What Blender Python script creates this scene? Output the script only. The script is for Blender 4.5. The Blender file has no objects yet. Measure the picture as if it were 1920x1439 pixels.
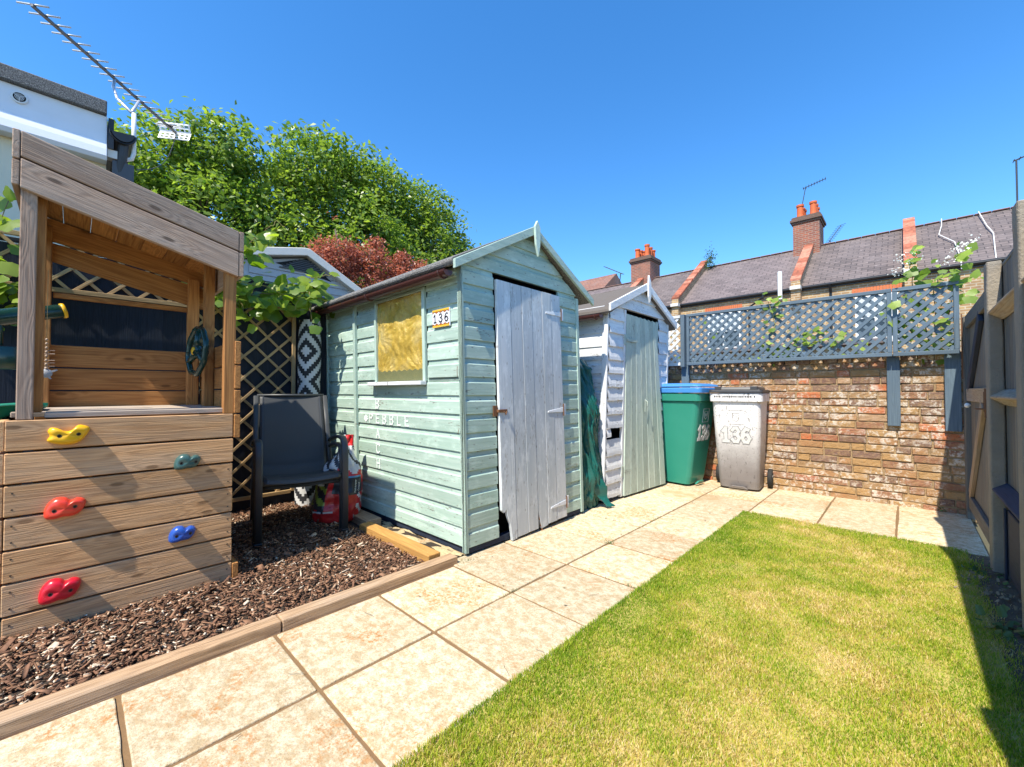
import bpy, math, random
import numpy as np
from mathutils import Vector, Matrix, noise as mn

random.seed(7)
RNG = np.random.default_rng(11)
SC = bpy.context.scene
COL = SC.collection
R = math.radians
Z = Vector((0, 0, 1))
SUN = Vector((.11, -.67, 1)).normalized()      # direction towards the sun

# ------------------------------------------------------------------ materials
def newmat(name):
    m = bpy.data.materials.new(name)
    m.use_nodes = True
    nt = m.node_tree
    return m, nt, nt.nodes['Principled BSDF']

def sock(nt, s, v):
    if isinstance(v, bpy.types.NodeSocket):
        nt.links.new(v, s)
    elif v is not None:
        if hasattr(s.default_value, '__len__') and not hasattr(v, '__len__'):
            v = [v] * len(s.default_value)
        if hasattr(s.default_value, '__len__') and len(s.default_value) == 4 and len(v) == 3:
            v = (*v, 1)
        s.default_value = v

def coords(nt, kind='Object', scale=(1, 1, 1), loc=(0, 0, 0)):
    if kind == 'gc':
        a = nt.nodes.new('ShaderNodeAttribute'); a.attribute_name = 'gc'; o = a.outputs['Vector']
    else:
        o = nt.nodes.new('ShaderNodeTexCoord').outputs[kind]
    mp = nt.nodes.new('ShaderNodeMapping')
    nt.links.new(o, mp.inputs[0])
    mp.inputs['Scale'].default_value = scale
    mp.inputs['Location'].default_value = loc
    return mp.outputs[0]

def rattr(nt):
    a = nt.nodes.new('ShaderNodeAttribute'); a.attribute_name = 'rnd'
    return a.outputs['Fac']

def noise(nt, vec, scale=1., detail=3., rough=.55, dist=0.):
    n = nt.nodes.new('ShaderNodeTexNoise')
    nt.links.new(vec, n.inputs['Vector'])
    n.inputs['Scale'].default_value = scale; n.inputs['Detail'].default_value = detail
    n.inputs['Roughness'].default_value = rough; n.inputs['Distortion'].default_value = dist
    return n.outputs['Fac']

def voro(nt, vec, scale=1., feature='F1', out='Distance', rnd=1., dim='3D'):
    n = nt.nodes.new('ShaderNodeTexVoronoi'); n.feature = feature; n.voronoi_dimensions = dim
    nt.links.new(vec, n.inputs['Vector']); n.inputs['Scale'].default_value = scale
    n.inputs['Randomness'].default_value = rnd
    return n.outputs[out]

def math_(nt, op, a, b=None, clamp=False):
    n = nt.nodes.new('ShaderNodeMath'); n.operation = op; n.use_clamp = clamp
    sock(nt, n.inputs[0], a); sock(nt, n.inputs[1], b)
    return n.outputs[0]

def mapr(nt, v, a, b, c=0., d=1., smooth=True):
    n = nt.nodes.new('ShaderNodeMapRange')
    if smooth: n.interpolation_type = 'SMOOTHSTEP'
    sock(nt, n.inputs[0], v)
    for i, x in enumerate((a, b, c, d)): n.inputs[i + 1].default_value = x
    return n.outputs[0]

def mix(nt, f, a, b, mode='MIX'):
    n = nt.nodes.new('ShaderNodeMix'); n.data_type = 'RGBA'; n.blend_type = mode
    sock(nt, n.inputs[0], f); sock(nt, n.inputs[6], a); sock(nt, n.inputs[7], b)
    return n.outputs[2]

def ramp(nt, f, stops, const=False):
    n = nt.nodes.new('ShaderNodeValToRGB')
    if const: n.color_ramp.interpolation = 'CONSTANT'
    e = n.color_ramp.elements
    while len(e) < len(stops): e.new(.5)
    for k, (p, c) in zip(e, stops):
        k.position = p; k.color = (*c, 1) if len(c) == 3 else c
    sock(nt, n.inputs[0], f)
    return n.outputs[0]

def bump(nt, b, h, strength=.3, dist=.01):
    n = nt.nodes.new('ShaderNodeBump')
    n.inputs['Strength'].default_value = strength; n.inputs['Distance'].default_value = dist
    nt.links.new(h, n.inputs['Height']); nt.links.new(n.outputs[0], b.inputs['Normal'])
    return n

def plain(name, c1, c2=None, scale=8., rough=.6, bmp=0., bscale=60., bd=.003, metal=0., spec=.5, coat=0.):
    m, nt, b = newmat(name)
    v = coords(nt)
    c2 = c2 or tuple(x * .8 for x in c1)
    nt.links.new(mix(nt, noise(nt, v, scale, 5, .6), c1, c2), b.inputs['Base Color'])
    b.inputs['Roughness'].default_value = rough; b.inputs['Metallic'].default_value = metal
    b.inputs['Specular IOR Level'].default_value = spec; b.inputs['Coat Weight'].default_value = coat
    if bmp: bump(nt, b, noise(nt, v, bscale, 4), bmp, bd)
    return m

def wood(name, light, dark, knots=1., grey=None, rough=.72, ringk=13., bmp=.5, var=.35):
    m, nt, b = newmat(name)
    kvv = coords(nt, 'gc', (3.0, 8.5, 8.5)); kv = voro(nt, kvv, 1, dim='2D')
    sel = nt.nodes.new('ShaderNodeSeparateColor'); nt.links.new(voro(nt, kvv, 1, out='Color', dim='2D'), sel.inputs[0])
    kv = math_(nt, 'ADD', kv, mapr(nt, sel.outputs[0], .42, .46, 0, 1))
    kn = mapr(nt, kv, .0, .50, 1, 0)
    n1 = noise(nt, coords(nt, 'gc', (.9, 13, 13)), 1, 2, .5, .25)
    rings = math_(nt, 'PINGPONG', math_(nt, 'ADD', math_(nt, 'MULTIPLY', n1, ringk), math_(nt, 'MULTIPLY', kn, 2.6 * knots)), .5)
    rr = mapr(nt, rings, .02, .42)
    fib = noise(nt, coords(nt, 'gc', (4, 210, 210)), 1, 3, .65)
    f = math_(nt, 'ADD', math_(nt, 'ADD', math_(nt, 'MULTIPLY', rr, .36), .10), math_(nt, 'MULTIPLY', mapr(nt, fib, .3, .7), .5), True)
    c = mix(nt, f, dark, light)
    if grey:
        c = mix(nt, mapr(nt, noise(nt, coords(nt, 'gc', (1.2, 9, 9)), 1, 5, .65), .38, .66, 0, .85), c, mix(nt, f, tuple(x * .55 for x in grey), grey))
    # dark drying cracks along the grain
    cr = noise(nt, coords(nt, 'gc', (1.6, 120, 120), (4, 4, 4)), 1, 2, .5)
    c = mix(nt, mapr(nt, cr, .66, .74, 0, .6), c, tuple(x * .4 for x in dark))
    if knots:
        c = mix(nt, mapr(nt, kv, .045, .10, .8 * knots, 0), c, tuple(x * .38 for x in dark))
    v = mapr(nt, rattr(nt), 0, 1, 1 - var * .5, 1 + var * .5, False)
    h = nt.nodes.new('ShaderNodeHueSaturation'); sock(nt, h.inputs['Color'], c); sock(nt, h.inputs['Value'], v)
    nt.links.new(h.outputs[0], b.inputs['Base Color'])
    b.inputs['Roughness'].default_value = rough
    b.inputs['Specular IOR Level'].default_value = .25
    bump(nt, b, math_(nt, 'SUBTRACT', f, mapr(nt, cr, .66, .74)), bmp, .0025)
    return m

def paint(name, col, worn, chip=(.16, .14, .12), amt=.5, rough=.55, chipk=1.):
    m, nt, b = newmat(name)
    fib = noise(nt, coords(nt, 'gc', (3, 70, 70)), 1, 4, .6)
    big = noise(nt, coords(nt, 'gc', (1.6, 9, 9)), 1, 4, .6)
    c = mix(nt, mapr(nt, math_(nt, 'ADD', math_(nt, 'MULTIPLY', fib, .5), math_(nt, 'MULTIPLY', big, .6)), .42, .68, 0, amt), col, worn)
    ch = math_(nt, 'MULTIPLY', noise(nt, coords(nt, 'gc', (26, 150, 150)), 1, 3, .6), noise(nt, coords(nt, 'gc', (3.5, 14, 14), (3, 5, 7)), 1, 3))
    c = mix(nt, mapr(nt, ch, .355, .40, 0, .8 * chipk), c, chip)
    # nail heads / knots
    kv = voro(nt, coords(nt, 'gc', (5, 14, 14)), 1, dim='2D')
    c = mix(nt, mapr(nt, kv, .03, .06, .7, 0), c, chip)
    ln = noise(nt, coords(nt, 'gc', (2.2, 130, 130), (1, 2, 3)), 1, 2, .5)
    c = mix(nt, mapr(nt, ln, .62, .72, 0, .45), c, tuple(x * .5 for x in col))
    c = mix(nt, mapr(nt, noise(nt, coords(nt, 'gc', (7, 16, 16), (8, 1, 2)), 1, 5, .7), .50, .64, 0, .55 * amt), c, tuple(min(.85, x * 1.35) for x in worn))
    v = mapr(nt, rattr(nt), 0, 1, .9, 1.1, False)
    h = nt.nodes.new('ShaderNodeHueSaturation'); sock(nt, h.inputs['Color'], c); sock(nt, h.inputs['Value'], v)
    nt.links.new(h.outputs[0], b.inputs['Base Color'])
    b.inputs['Roughness'].default_value = rough; b.inputs['Specular IOR Level'].default_value = .35
    bump(nt, b, fib, .4, .003)
    return m

def leafmat(name, c1, c2, trans=.4, rough=.45):
    m, nt, b = newmat(name)
    c = mix(nt, rattr(nt), c1, c2)
    nt.links.new(c, b.inputs['Base Color']); b.inputs['Roughness'].default_value = rough
    b.inputs['Specular IOR Level'].default_value = .45
    t = nt.nodes.new('ShaderNodeBsdfTranslucent')
    hs = nt.nodes.new('ShaderNodeHueSaturation'); hs.inputs['Value'].default_value = 1.9
    hs.inputs['Saturation'].default_value = 1.1
    nt.links.new(c, hs.inputs['Color']); nt.links.new(hs.outputs[0], t.inputs[0])
    ms = nt.nodes.new('ShaderNodeMixShader'); ms.inputs[0].default_value = trans
    nt.links.new(b.outputs[0], ms.inputs[1]); nt.links.new(t.outputs[0], ms.inputs[2])
    nt.links.new(ms.outputs[0], nt.nodes['Material Output'].inputs[0])
    return m

def rndmat(name, stops, rough=.9, detail=0):
    m, nt, b = newmat(name)
    c = ramp(nt, rattr(nt), stops)
    if detail:
        c = mix(nt, mapr(nt, noise(nt, coords(nt), detail, 3), .4, .7, 0, .5), c, (.05, .035, .025))
    nt.links.new(c, b.inputs['Base Color']); b.inputs['Roughness'].default_value = rough
    b.inputs['Specular IOR Level'].default_value = .25
    return m
M = {}
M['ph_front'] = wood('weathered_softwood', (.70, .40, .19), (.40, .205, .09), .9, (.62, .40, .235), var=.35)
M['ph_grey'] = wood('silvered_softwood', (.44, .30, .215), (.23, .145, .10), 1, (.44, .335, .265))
M['ph_in'] = wood('bounce_warmed_softwood', (.50, .235, .075), (.25, .10, .03), .8, None, .7, 9)  # tanalised timber, with the inside shade and bounced light mixed into its brown
M['deck'] = wood('pale_deck_wood', (.50, .40, .31), (.34, .26, .19), .6, (.48, .42, .37))
M['lattice_w'] = wood('lattice_softwood', (.50, .34, .17), (.33, .21, .10), .3, None)
M['sleeper'] = wood('edging_softwood', (.52, .35, .21), (.26, .16, .09), .4, (.52, .385, .275), var=.25, bmp=.8)
M['sleeper_o'] = wood('orange_edging_softwood', (.50, .27, .08), (.34, .17, .05), .4, None)
M['rot'] = wood('broken_wood', (.36, .17, .07), (.16, .07, .03), 0, None)
M['rawwood'] = wood('bare_rail_wood', (.46, .34, .22), (.28, .19, .12), .4, (.34, .31, .28))
M['fence_dark'] = wood('navy_fence_stain', (.018, .023, .036), (.010, .013, .021), .3, None, .6, bmp=.4)
M['fence_blue'] = wood('blue_grey_fence_stain', (.15, .155, .15), (.09, .097, .10), .3, (.24, .205, .16), bmp=.3)
M['fence_navy'] = wood('dark_blue_board_stain', (.03, .042, .075), (.02, .028, .05), .2, None)
M['trel_blue'] = wood('slate_blue_stain', (.12, .165, .205), (.08, .115, .15), .2, None, .55, bmp=.2, var=.2)
M['trel_sunlit'] = wood('sunlit_white_trellis', (.72, .72, .70), (.55, .55, .54), .1, None, .6)  # near-white colour stands in for sun falling on the neighbouring lattice
M['mint'] = paint('mint_green_paint', (.325, .445, .375), (.46, .56, .495), amt=.6)
M['mint_trim'] = paint('mint_trim_paint', (.35, .47, .40), (.46, .56, .50), amt=.5, chipk=.6)
M['lilac'] = paint('lilac_door_paint', (.44, .475, .50), (.57, .585, .59), (.20, .17, .15), .7, .45, .8)
M['white_p'] = paint('white_shed_paint', (.60, .615, .645), (.76, .76, .75), (.22, .20, .18), .7, .6)
M['sage'] = paint('sage_door_paint', (.36, .43, .37), (.47, .52, .45), (.20, .19, .16), .6, .6)
M['dark'] = plain('shed_interior_dark', (.012, .012, .012), rough=.9)
M['gutter'] = plain('brown_gutter_plastic', (.085, .028, .022), (.06, .02, .018), 4, .35)
M['blackp'] = plain('black_plastic', (.015, .016, .018), rough=.4)
M['steel'] = plain('galvanised_steel', (.62, .62, .62), (.48, .48, .48), 30, .4, metal=.45)
M['alu_dk'] = plain('dull_boom_metal', (.09, .09, .09), (.05, .05, .05), 20, .45, metal=.5)
M['whitepl'] = plain('white_plastic', (.78, .78, .77), (.7, .7, .68), 6, .45)
M['cream'] = plain('cream_render', (.74, .68, .53), (.66, .6, .45), 5, .85, .2, 90)
M['upvc'] = plain('white_fascia_board', (.80, .81, .84), (.70, .72, .76), 9, .5)
M['rust'] = plain('rusty_iron', (.22, .09, .03), (.10, .05, .03), 60, .8, .3, 200)
M['bolt'] = plain('dark_bolt_metal', (.06, .05, .045), (.1, .09, .08), 60, .45, metal=.6)
M['white_letter'] = plain('white_letter_paint', (.86, .88, .86), (.74, .80, .77), 50, .6)
M['black_ink'] = plain('black_ink', (.015, .014, .02), rough=.4)
M['orange_ink'] = plain('orange_glaze', (.62, .22, .03), (.5, .14, .02), 60, .25)
M['yellow_ink'] = plain('yellow_glaze', (.75, .5, .06), (.7, .4, .04), 60, .25)
M['tile'] = plain('white_tile_glaze', (.75, .75, .78), (.68, .68, .72), 20, .2)
M['soil'] = plain('dark_soil', (.055, .038, .026), (.03, .02, .014), 30, .95, .8, 60, .02)
M['ground'] = plain('rough_ground', (.10, .10, .05), (.07, .05, .03), 3, .95, .5, 8, .05)
M['concrete'] = plain('weathered_concrete', (.36, .305, .235), (.17, .145, .115), 7, .9, .9, 90, .006)
M['chair_frame'] = plain('charcoal_powder_coat', (.05, .053, .058), (.042, .045, .05), 20, .45)
M['sling'] = plain('charcoal_sling_mesh', (.055, .058, .063), (.045, .048, .052), 300, .6, .3, 600, .001)
M['slide'] = plain('green_slide_plastic', (.01, .19, .12), (.01, .15, .10), 6, .35)
M['tel'] = plain('dark_green_plastic', (.008, .045, .035), (.008, .035, .03), 6, .22)
M['yel'] = plain('yellow_plastic', (.80, .44, .01), (.74, .40, .01), 6, .3)
M['red'] = plain('red_plastic', (.62, .012, .03), (.55, .01, .025), 6, .3)
M['orange'] = plain('orange_red_plastic', (.75, .06, .03), (.70, .05, .025), 6, .3)
M['blue'] = plain('blue_plastic', (.02, .085, .40), (.02, .07, .33), 6, .3)
M['teal'] = plain('grey_green_plastic', (.045, .105, .095), (.04, .09, .085), 6, .3)
M['tarp'] = plain('green_tarpaulin', (.012, .125, .105), (.01, .085, .075), 5, .36, .15, 30, .01)
M['bin_green'] = plain('green_bin_plastic', (.018, .20, .14), (.035, .245, .18), 3, .38)
M['bin_blue'] = plain('blue_lid_plastic', (.06, .25, .60), (.05, .2, .5), 5, .4)
M['rubber'] = plain('black_rubber', (.018, .018, .018), rough=.8)
M['wire'] = plain('white_cable', (.7, .68, .66), rough=.6)
M['coax'] = plain('black_coax_cable', (.03, .03, .03), rough=.5)
M['terracotta'] = plain('terracotta', (.62, .14, .035), (.48, .09, .025), 8, .7)
M['coping'] = rndmat('red_coping_brick', [(0, (.26, .085, .05)), (.5, (.42, .135, .08)), (1, (.50, .22, .15))], .85, 9)
M['stone'] = plain('white_painted_stone', (.72, .70, .66), (.5, .48, .45), 9, .8)
M['bark_limb'] = plain('tree_bark', (.13, .10, .075), (.07, .055, .04), 12, .9, .5, 30, .03)
M['stem'] = plain('green_brown_stem', (.20, .15, .06), (.14, .10, .04), 20, .7)
M['tendril'] = plain('yellow_green_tendril', (.36, .34, .08), (.30, .22, .06), 20, .6)
M['grey_wall'] = plain('grey_panel', (.43, .43, .44), (.36, .36, .37), 7, .6)
M['grey_trim'] = plain('pale_grey_trim', (.74, .69, .62), (.60, .56, .50), 9, .6)
M['louvre'] = plain('dark_louvre', (.08, .085, .095), rough=.6)
M['glassdk'] = plain('dark_window_glass', (.02, .025, .03), rough=.08)
M['vine'] = leafmat('vine_leaf', (.09, .17, .02), (.30, .38, .05), .45, .32)
M['tree'] = leafmat('ash_leaf', (.055, .115, .02), (.27, .365, .06), .42, .38)
M['redleaf'] = leafmat('copper_leaf', (.20, .06, .042), (.50, .19, .12), .34)
M['weed'] = leafmat('weed_leaf', (.05, .10, .03), (.10, .17, .05), .3)
M['dead'] = leafmat('dead_leaf', (.16, .12, .07), (.28, .22, .14), .1, .8)
M['blossom'] = leafmat('white_blossom', (.7, .7, .62), (.85, .85, .8), .3)
M['bramble'] = leafmat('bramble_leaf', (.10, .18, .025), (.32, .42, .07), .45)

def felt():
    m, nt, b = newmat('mineral_roofing_felt')
    v = coords(nt)
    c = ramp(nt, noise(nt, v, 190, 2), [(.35, (.05, .05, .05)), (.55, (.17, .165, .16)), (.72, (.40, .39, .37))])
    c = mix(nt, mapr(nt, noise(nt, v, 5, 4), .5, .75, 0, .5), c, (.12, .10, .085))
    nt.links.new(c, b.inputs['Base Color']); b.inputs['Roughness'].default_value = .95
    bump(nt, b, noise(nt, v, 190, 2), .6, .006)
    return m
M['felt'] = felt()
M['felt_b'] = plain('brown_weathered_felt', (.15, .125, .105), (.085, .075, .066), 60, .95, .6, 150, .006)

def slabmat():
    m, nt, b = newmat('riven_cream_slab')
    v = coords(nt)
    big = noise(nt, v, 2.6, 4, .6)
    c = mix(nt, mapr(nt, noise(nt, v, 22, 6, .8), .40, .60), (.47, .36, .215), (.66, .57, .41))
    c = mix(nt, mapr(nt, noise(nt, v, 120, 4, .8), .53, .62, 0, .6), c, (.40, .26, .125))
    st = math_(nt, 'MULTIPLY', mapr(nt, big, .49, .64), mapr(nt, noise(nt, v, 45, 5, .8), .46, .58))
    c = mix(nt, math_(nt, 'MULTIPLY', st, .85), c, (.45, .19, .05))
    # thin dark vein cracks of the riven surface
    nv = noise(nt, v, 5, 6, .7, 1.2)
    ln = mapr(nt, math_(nt, 'ABSOLUTE', math_(nt, 'SUBTRACT', nv, .5)), 0, .012, 1, 0)
    c = mix(nt, math_(nt, 'MULTIPLY', math_(nt, 'MULTIPLY', ln, mapr(nt, noise(nt, v, 7, 3), .5, .6)), .55), c, (.25, .16, .09))
    c = mix(nt, mapr(nt, noise(nt, v, 170, 3, .6), .64, .70, 0, .75), c, (.24, .16, .09))
    # muddy splash near the bins
    tc = coords(nt, 'Object', (1.9, 3.4, 1), (1.55 * 1.9, -4.12 * 3.4, 0))
    g = nt.nodes.new('ShaderNodeVectorMath'); g.operation = 'LENGTH'; nt.links.new(tc, g.inputs[0])
    md = math_(nt, 'MULTIPLY', mapr(nt, g.outputs['Value'], .25, .85, 1, 0), mapr(nt, noise(nt, v, 11, 5, .7), .42, .56))
    c = mix(nt, math_(nt, 'MULTIPLY', md, .7), c, (.40, .24, .10))
    vv = mapr(nt, rattr(nt), 0, 1, .82, 1.08, False)
    h = nt.nodes.new('ShaderNodeHueSaturation'); sock(nt, h.inputs['Color'], c); sock(nt, h.inputs['Value'], vv)
    nt.links.new(h.outputs[0], b.inputs['Base Color']); b.inputs['Roughness'].default_value = .85
    b.inputs['Specular IOR Level'].default_value = .3
    hh = math_(nt, 'ADD', noise(nt, v, 9, 6, .65), math_(nt, 'MULTIPLY', noise(nt, v, 80, 3), .25))
    bump(nt, b, hh, .8, .014)
    return m
M['slab'] = slabmat()
M['mortar'] = plain('brown_joint_sand', (.24, .14, .062), (.15, .09, .042), 40, .95, .5, 150)
M['sand'] = plain('pale_bedding_sand', (.62, .50, .30), (.40, .29, .15), 22, .95, .8, 60, .02)
M['wallmortar'] = plain('yellow_lime_mortar', (.40, .275, .14), (.20, .135, .075), 14, .95, .7, 70, .01)

def brickmat():
    m, nt, b = newmat('old_stock_brick')
    v = coords(nt)
    r = rattr(nt)
    c = ramp(nt, r, [(0, (.27, .13, .075)), (.16, (.17, .095, .07)), (.28, (.35, .185, .085)), (.42, (.20, .12, .09)), (.52, (.38, .225, .095)),
                     (.72, (.32, .125, .07)), (.78, (.33, .20, .10)), (.92, (.48, .145, .06)), (.96, (.40, .25, .15))], True)
    c = mix(nt, mapr(nt, noise(nt, v, 34, 5, .7), .40, .66, 0, .55), c, (.36, .235, .12))
    wm = math_(nt, 'MULTIPLY', mapr(nt, noise(nt, v, 3.0, 3), .44, .58), mapr(nt, noise(nt, v, 30, 5, .7), .46, .60))
    c = mix(nt, math_(nt, 'MULTIPLY', wm, .8), c, (.64, .57, .48))
    c = mix(nt, mapr(nt, noise(nt, v, 90, 3), .62, .70, 0, .6), c, (.07, .05, .04))
    nt.links.new(c, b.inputs['Base Color']); b.inputs['Roughness'].default_value = .9
    b.inputs['Specular IOR Level'].default_value = .25
    bump(nt, b, noise(nt, v, 55, 5, .7), .8, .012)
    return m
M['brick'] = brickmat()

def farbrick(name, c1, c2, mort, plane='xz'):
    m, nt, b = newmat(name)
    s = nt.nodes.new('ShaderNodeSeparateXYZ'); nt.links.new(nt.nodes.new('ShaderNodeTexCoord').outputs['Object'], s.inputs[0])
    cb = nt.nodes.new('ShaderNodeCombineXYZ')
    nt.links.new(math_(nt, 'ADD', s.outputs[0], s.outputs[1]), cb.inputs[0]); nt.links.new(s.outputs[2], cb.inputs[1])
    t = nt.nodes.new('ShaderNodeTexBrick'); nt.links.new(cb.outputs[0], t.inputs['Vector'])
    t.inputs['Scale'].default_value = 1; t.inputs['Brick Width'].default_value = .24; t.inputs['Row Height'].default_value = .085
    t.inputs['Mortar Size'].default_value = .012; t.inputs['Bias'].default_value = 0
    t.inputs['Color1'].default_value = (*c1, 1); t.inputs['Color2'].default_value = (*c2, 1); t.inputs['Mortar'].default_value = (*mort, 1)
    nt.links.new(mix(nt, mapr(nt, noise(nt, coords(nt), 2.5, 4), .4, .7, 0, .5), t.outputs[0], (.13, .09, .07)), b.inputs['Base Color'])
    b.inputs['Roughness'].default_value = .9
    return m
M['stock'] = farbrick('yellow_stock_brick', (.44, .28, .12), (.30, .17, .08), (.48, .41, .30))
M['redbrick'] = farbrick('dark_red_brick', (.32, .10, .055), (.20, .065, .045), (.27, .2, .16))
M['arch'] = plain('orange_arch_brick', (.60, .17, .06), (.45, .12, .05), 12, .85)

def slatemat(name, c1, c2, mort):
    m, nt, b = newmat(name)
    v = coords(nt)
    t = nt.nodes.new('ShaderNodeTexBrick'); nt.links.new(v, t.inputs['Vector'])
    t.inputs['Scale'].default_value = 1; t.inputs['Brick Width'].default_value = .34; t.inputs['Row Height'].default_value = .19
    t.inputs['Mortar Size'].default_value = .014; t.inputs['Mortar Smooth'].default_value = .2
    t.inputs['Color1'].default_value = (*c1, 1); t.inputs['Color2'].default_value = (*c2, 1); t.inputs['Mortar'].default_value = (*mort, 1)
    c = mix(nt, mapr(nt, noise(nt, v, .9, 5, .6), .4, .7, 0, .4), t.outputs[0], (.20, .165, .16))
    c = mix(nt, mapr(nt, noise(nt, coords(nt, 'Object', (3.2, 6.5, 1)), 1, 4, .7), .58, .70, 0, .5), c, (.36, .30, .29))
    nt.links.new(c, b.inputs['Base Color']); b.inputs['Roughness'].default_value = .7
    bump(nt, b, t.outputs['Fac'], -.5, .02)
    return m
M['slate'] = slatemat('grey_purple_slate', (.16, .125, .115), (.095, .076, .072), (.035, .027, .027))
M['slate_b'] = slatemat('lighter_grey_slate', (.18, .14, .135), (.115, .09, .088), (.045, .035, .034))
M['rooftile'] = slatemat('brown_clay_tile', (.26, .12, .075), (.20, .09, .06), (.08, .04, .03))

def binmat():
    m, nt, b = newmat('faded_grey_bin_plastic')
    v = coords(nt)
    s = nt.nodes.new('ShaderNodeSeparateXYZ'); nt.links.new(v, s.inputs[0])
    zz = math_(nt, 'ADD', s.outputs[2], math_(nt, 'MULTIPLY', math_(nt, 'SUBTRACT', noise(nt, v, 9, 5, .7), .5), .25))
    w = math_(nt, 'MULTIPLY', mapr(nt, zz, .12, .78), mapr(nt, noise(nt, v, 60, 4, .75), .34, .42))
    c = mix(nt, math_(nt, 'MULTIPLY', w, .95), (.20, .18, .175), (.78, .76, .75))
    c = mix(nt, mapr(nt, noise(nt, coords(nt, 'Object', (1, 1, .25)), 45, 4), .60, .68, 0, .7), c, (.09, .08, .08))
    nt.links.new(c, b.inputs['Base Color']); b.inputs['Roughness'].default_value = .5
    return m
M['bin_grey'] = binmat()
M['bin_lid_dk'] = plain('dark_lid_plastic', (.035, .034, .036), (.06, .058, .06), 12, .45)

def foilmat():
    m, nt, b = newmat('gold_crinkled_film')
    v = coords(nt)
    n1 = noise(nt, coords(nt, 'Object', (60, 60, 7)), 1, 4, .6)
    c = ramp(nt, noise(nt, v, 6, 5, .6), [(.3, (.46, .28, .03)), (.5, (.70, .47, .08)), (.7, (.80, .62, .25))])
    c = mix(nt, mapr(nt, n1, .45, .62, 0, .5), c, (.70, .52, .12))
    vm = nt.nodes.new('ShaderNodeVectorMath'); vm.operation = 'DISTANCE'
    nt.links.new(coords(nt, 'Object', (1, 1, 1), (0, 0, 0)), vm.inputs[0]); vm.inputs[1].default_value = (-2.70 + 2.92, 0, 1.29)
    nt.links.new(c, b.inputs['Base Color'])
    b.inputs['Roughness'].default_value = .28; b.inputs['Metallic'].default_value = .1
    b.inputs['Coat Weight'].default_value = 1; b.inputs['Coat Roughness'].default_value = .08
    bump(nt, b, noise(nt, coords(nt, 'Object', (1, 1, 1)), 26, 5, .65, 2.5), .75, .014)
    return m
M['foil'] = foilmat()

def glassmat():
    m, nt, b = newmat('clear_window_sheet')
    t = nt.nodes.new('ShaderNodeBsdfTransparent'); g = nt.nodes.new('ShaderNodeBsdfGlossy'); g.inputs['Roughness'].default_value = .06
    lw = nt.nodes.new('ShaderNodeLayerWeight'); lw.inputs[0].default_value = .5
    fo = math_(nt, 'ADD', math_(nt, 'MULTIPLY', math_(nt, 'POWER', lw.outputs['Facing'], 4.), .5), .03)
    ms = nt.nodes.new('ShaderNodeMixShader')
    nt.links.new(fo, ms.inputs[0]); nt.links.new(t.outputs[0], ms.inputs[1]); nt.links.new(g.outputs[0], ms.inputs[2])
    nt.links.new(ms.outputs[0], nt.nodes['Material Output'].inputs[0])
    return m
M['glass'] = glassmat()

M['chips'] = rndmat('bark_chip', [(0, (.085, .045, .028)), (.35, (.20, .10, .06)), (.62, (.31, .165, .095)), (.86, (.42, .26, .16)), (.93, (.52, .37, .25)), (1, (.72, .59, .45))], .9, 60)

def grassmat():
    m, nt, b = newmat('grass_blade')
    c = ramp(nt, rattr(nt), [(0, (.18, .31, .013)), (.3, (.34, .46, .024)), (.52, (.50, .53, .05)), (.72, (.66, .54, .13)), (.88, (.52, .34, .12)), (1, (.84, .69, .36))])
    nt.links.new(c, b.inputs['Base Color']); b.inputs['Roughness'].default_value = .6
    b.inputs['Specular IOR Level'].default_value = .3
    t = nt.nodes.new('ShaderNodeBsdfTranslucent'); nt.links.new(c, t.inputs[0])
    ms = nt.nodes.new('ShaderNodeMixShader'); ms.inputs[0].default_value = .45
    nt.links.new(b.outputs[0], ms.inputs[1]); nt.links.new(t.outputs[0], ms.inputs[2])
    nt.links.new(ms.outputs[0], nt.nodes['Material Output'].inputs[0])
    return m
M['grass'] = grassmat()
M['lawnsoil'] = plain('lawn_thatch', (.46, .40, .10), (.34, .26, .08), 30, .95, .6, 90, .01)

# ------------------------------------------------------------------ mesh tools
WL = {}
def tag(o, label=None, cat=None, group=None, kind=None):
    if label: o['label'] = label
    if cat: o['category'] = cat
    if group: o['group'] = group
    if kind: o['kind'] = kind
    return o

def thing(name, label, cat, loc=(0, 0, 0), group=None):
    o = bpy.data.objects.new(name, None); COL.objects.link(o)
    o.empty_display_size = .1
    o.location = loc; WL[o] = Vector(loc)
    return tag(o, label, cat, group)

def finish(me, name, mats, parent, loc, bevel, smooth, seg, label, sub=0, solid=0):
    o = bpy.data.objects.new(name, me); COL.objects.link(o)
    for m in (mats if isinstance(mats, (list, tuple)) else [mats]): me.materials.append(M[m])
    if parent is not None:
        o.parent = parent; WL[o] = WL[parent]
    else:
        o.location = loc; WL[o] = Vector(loc)
    if smooth:
        me.polygons.foreach_set('use_smooth', [True] * len(me.polygons))
    if solid:
        md = o.modifiers.new('thick', 'SOLIDIFY'); md.thickness = solid
    if bevel:
        md = o.modifiers.new('edge', 'BEVEL'); md.width = bevel; md.segments = seg; md.limit_method = 'ANGLE'; md.angle_limit = R(40)
    if sub:
        md = o.modifiers.new('round', 'SUBSURF'); md.levels = sub; md.render_levels = sub
    if label: o['label'] = label
    return o

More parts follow.
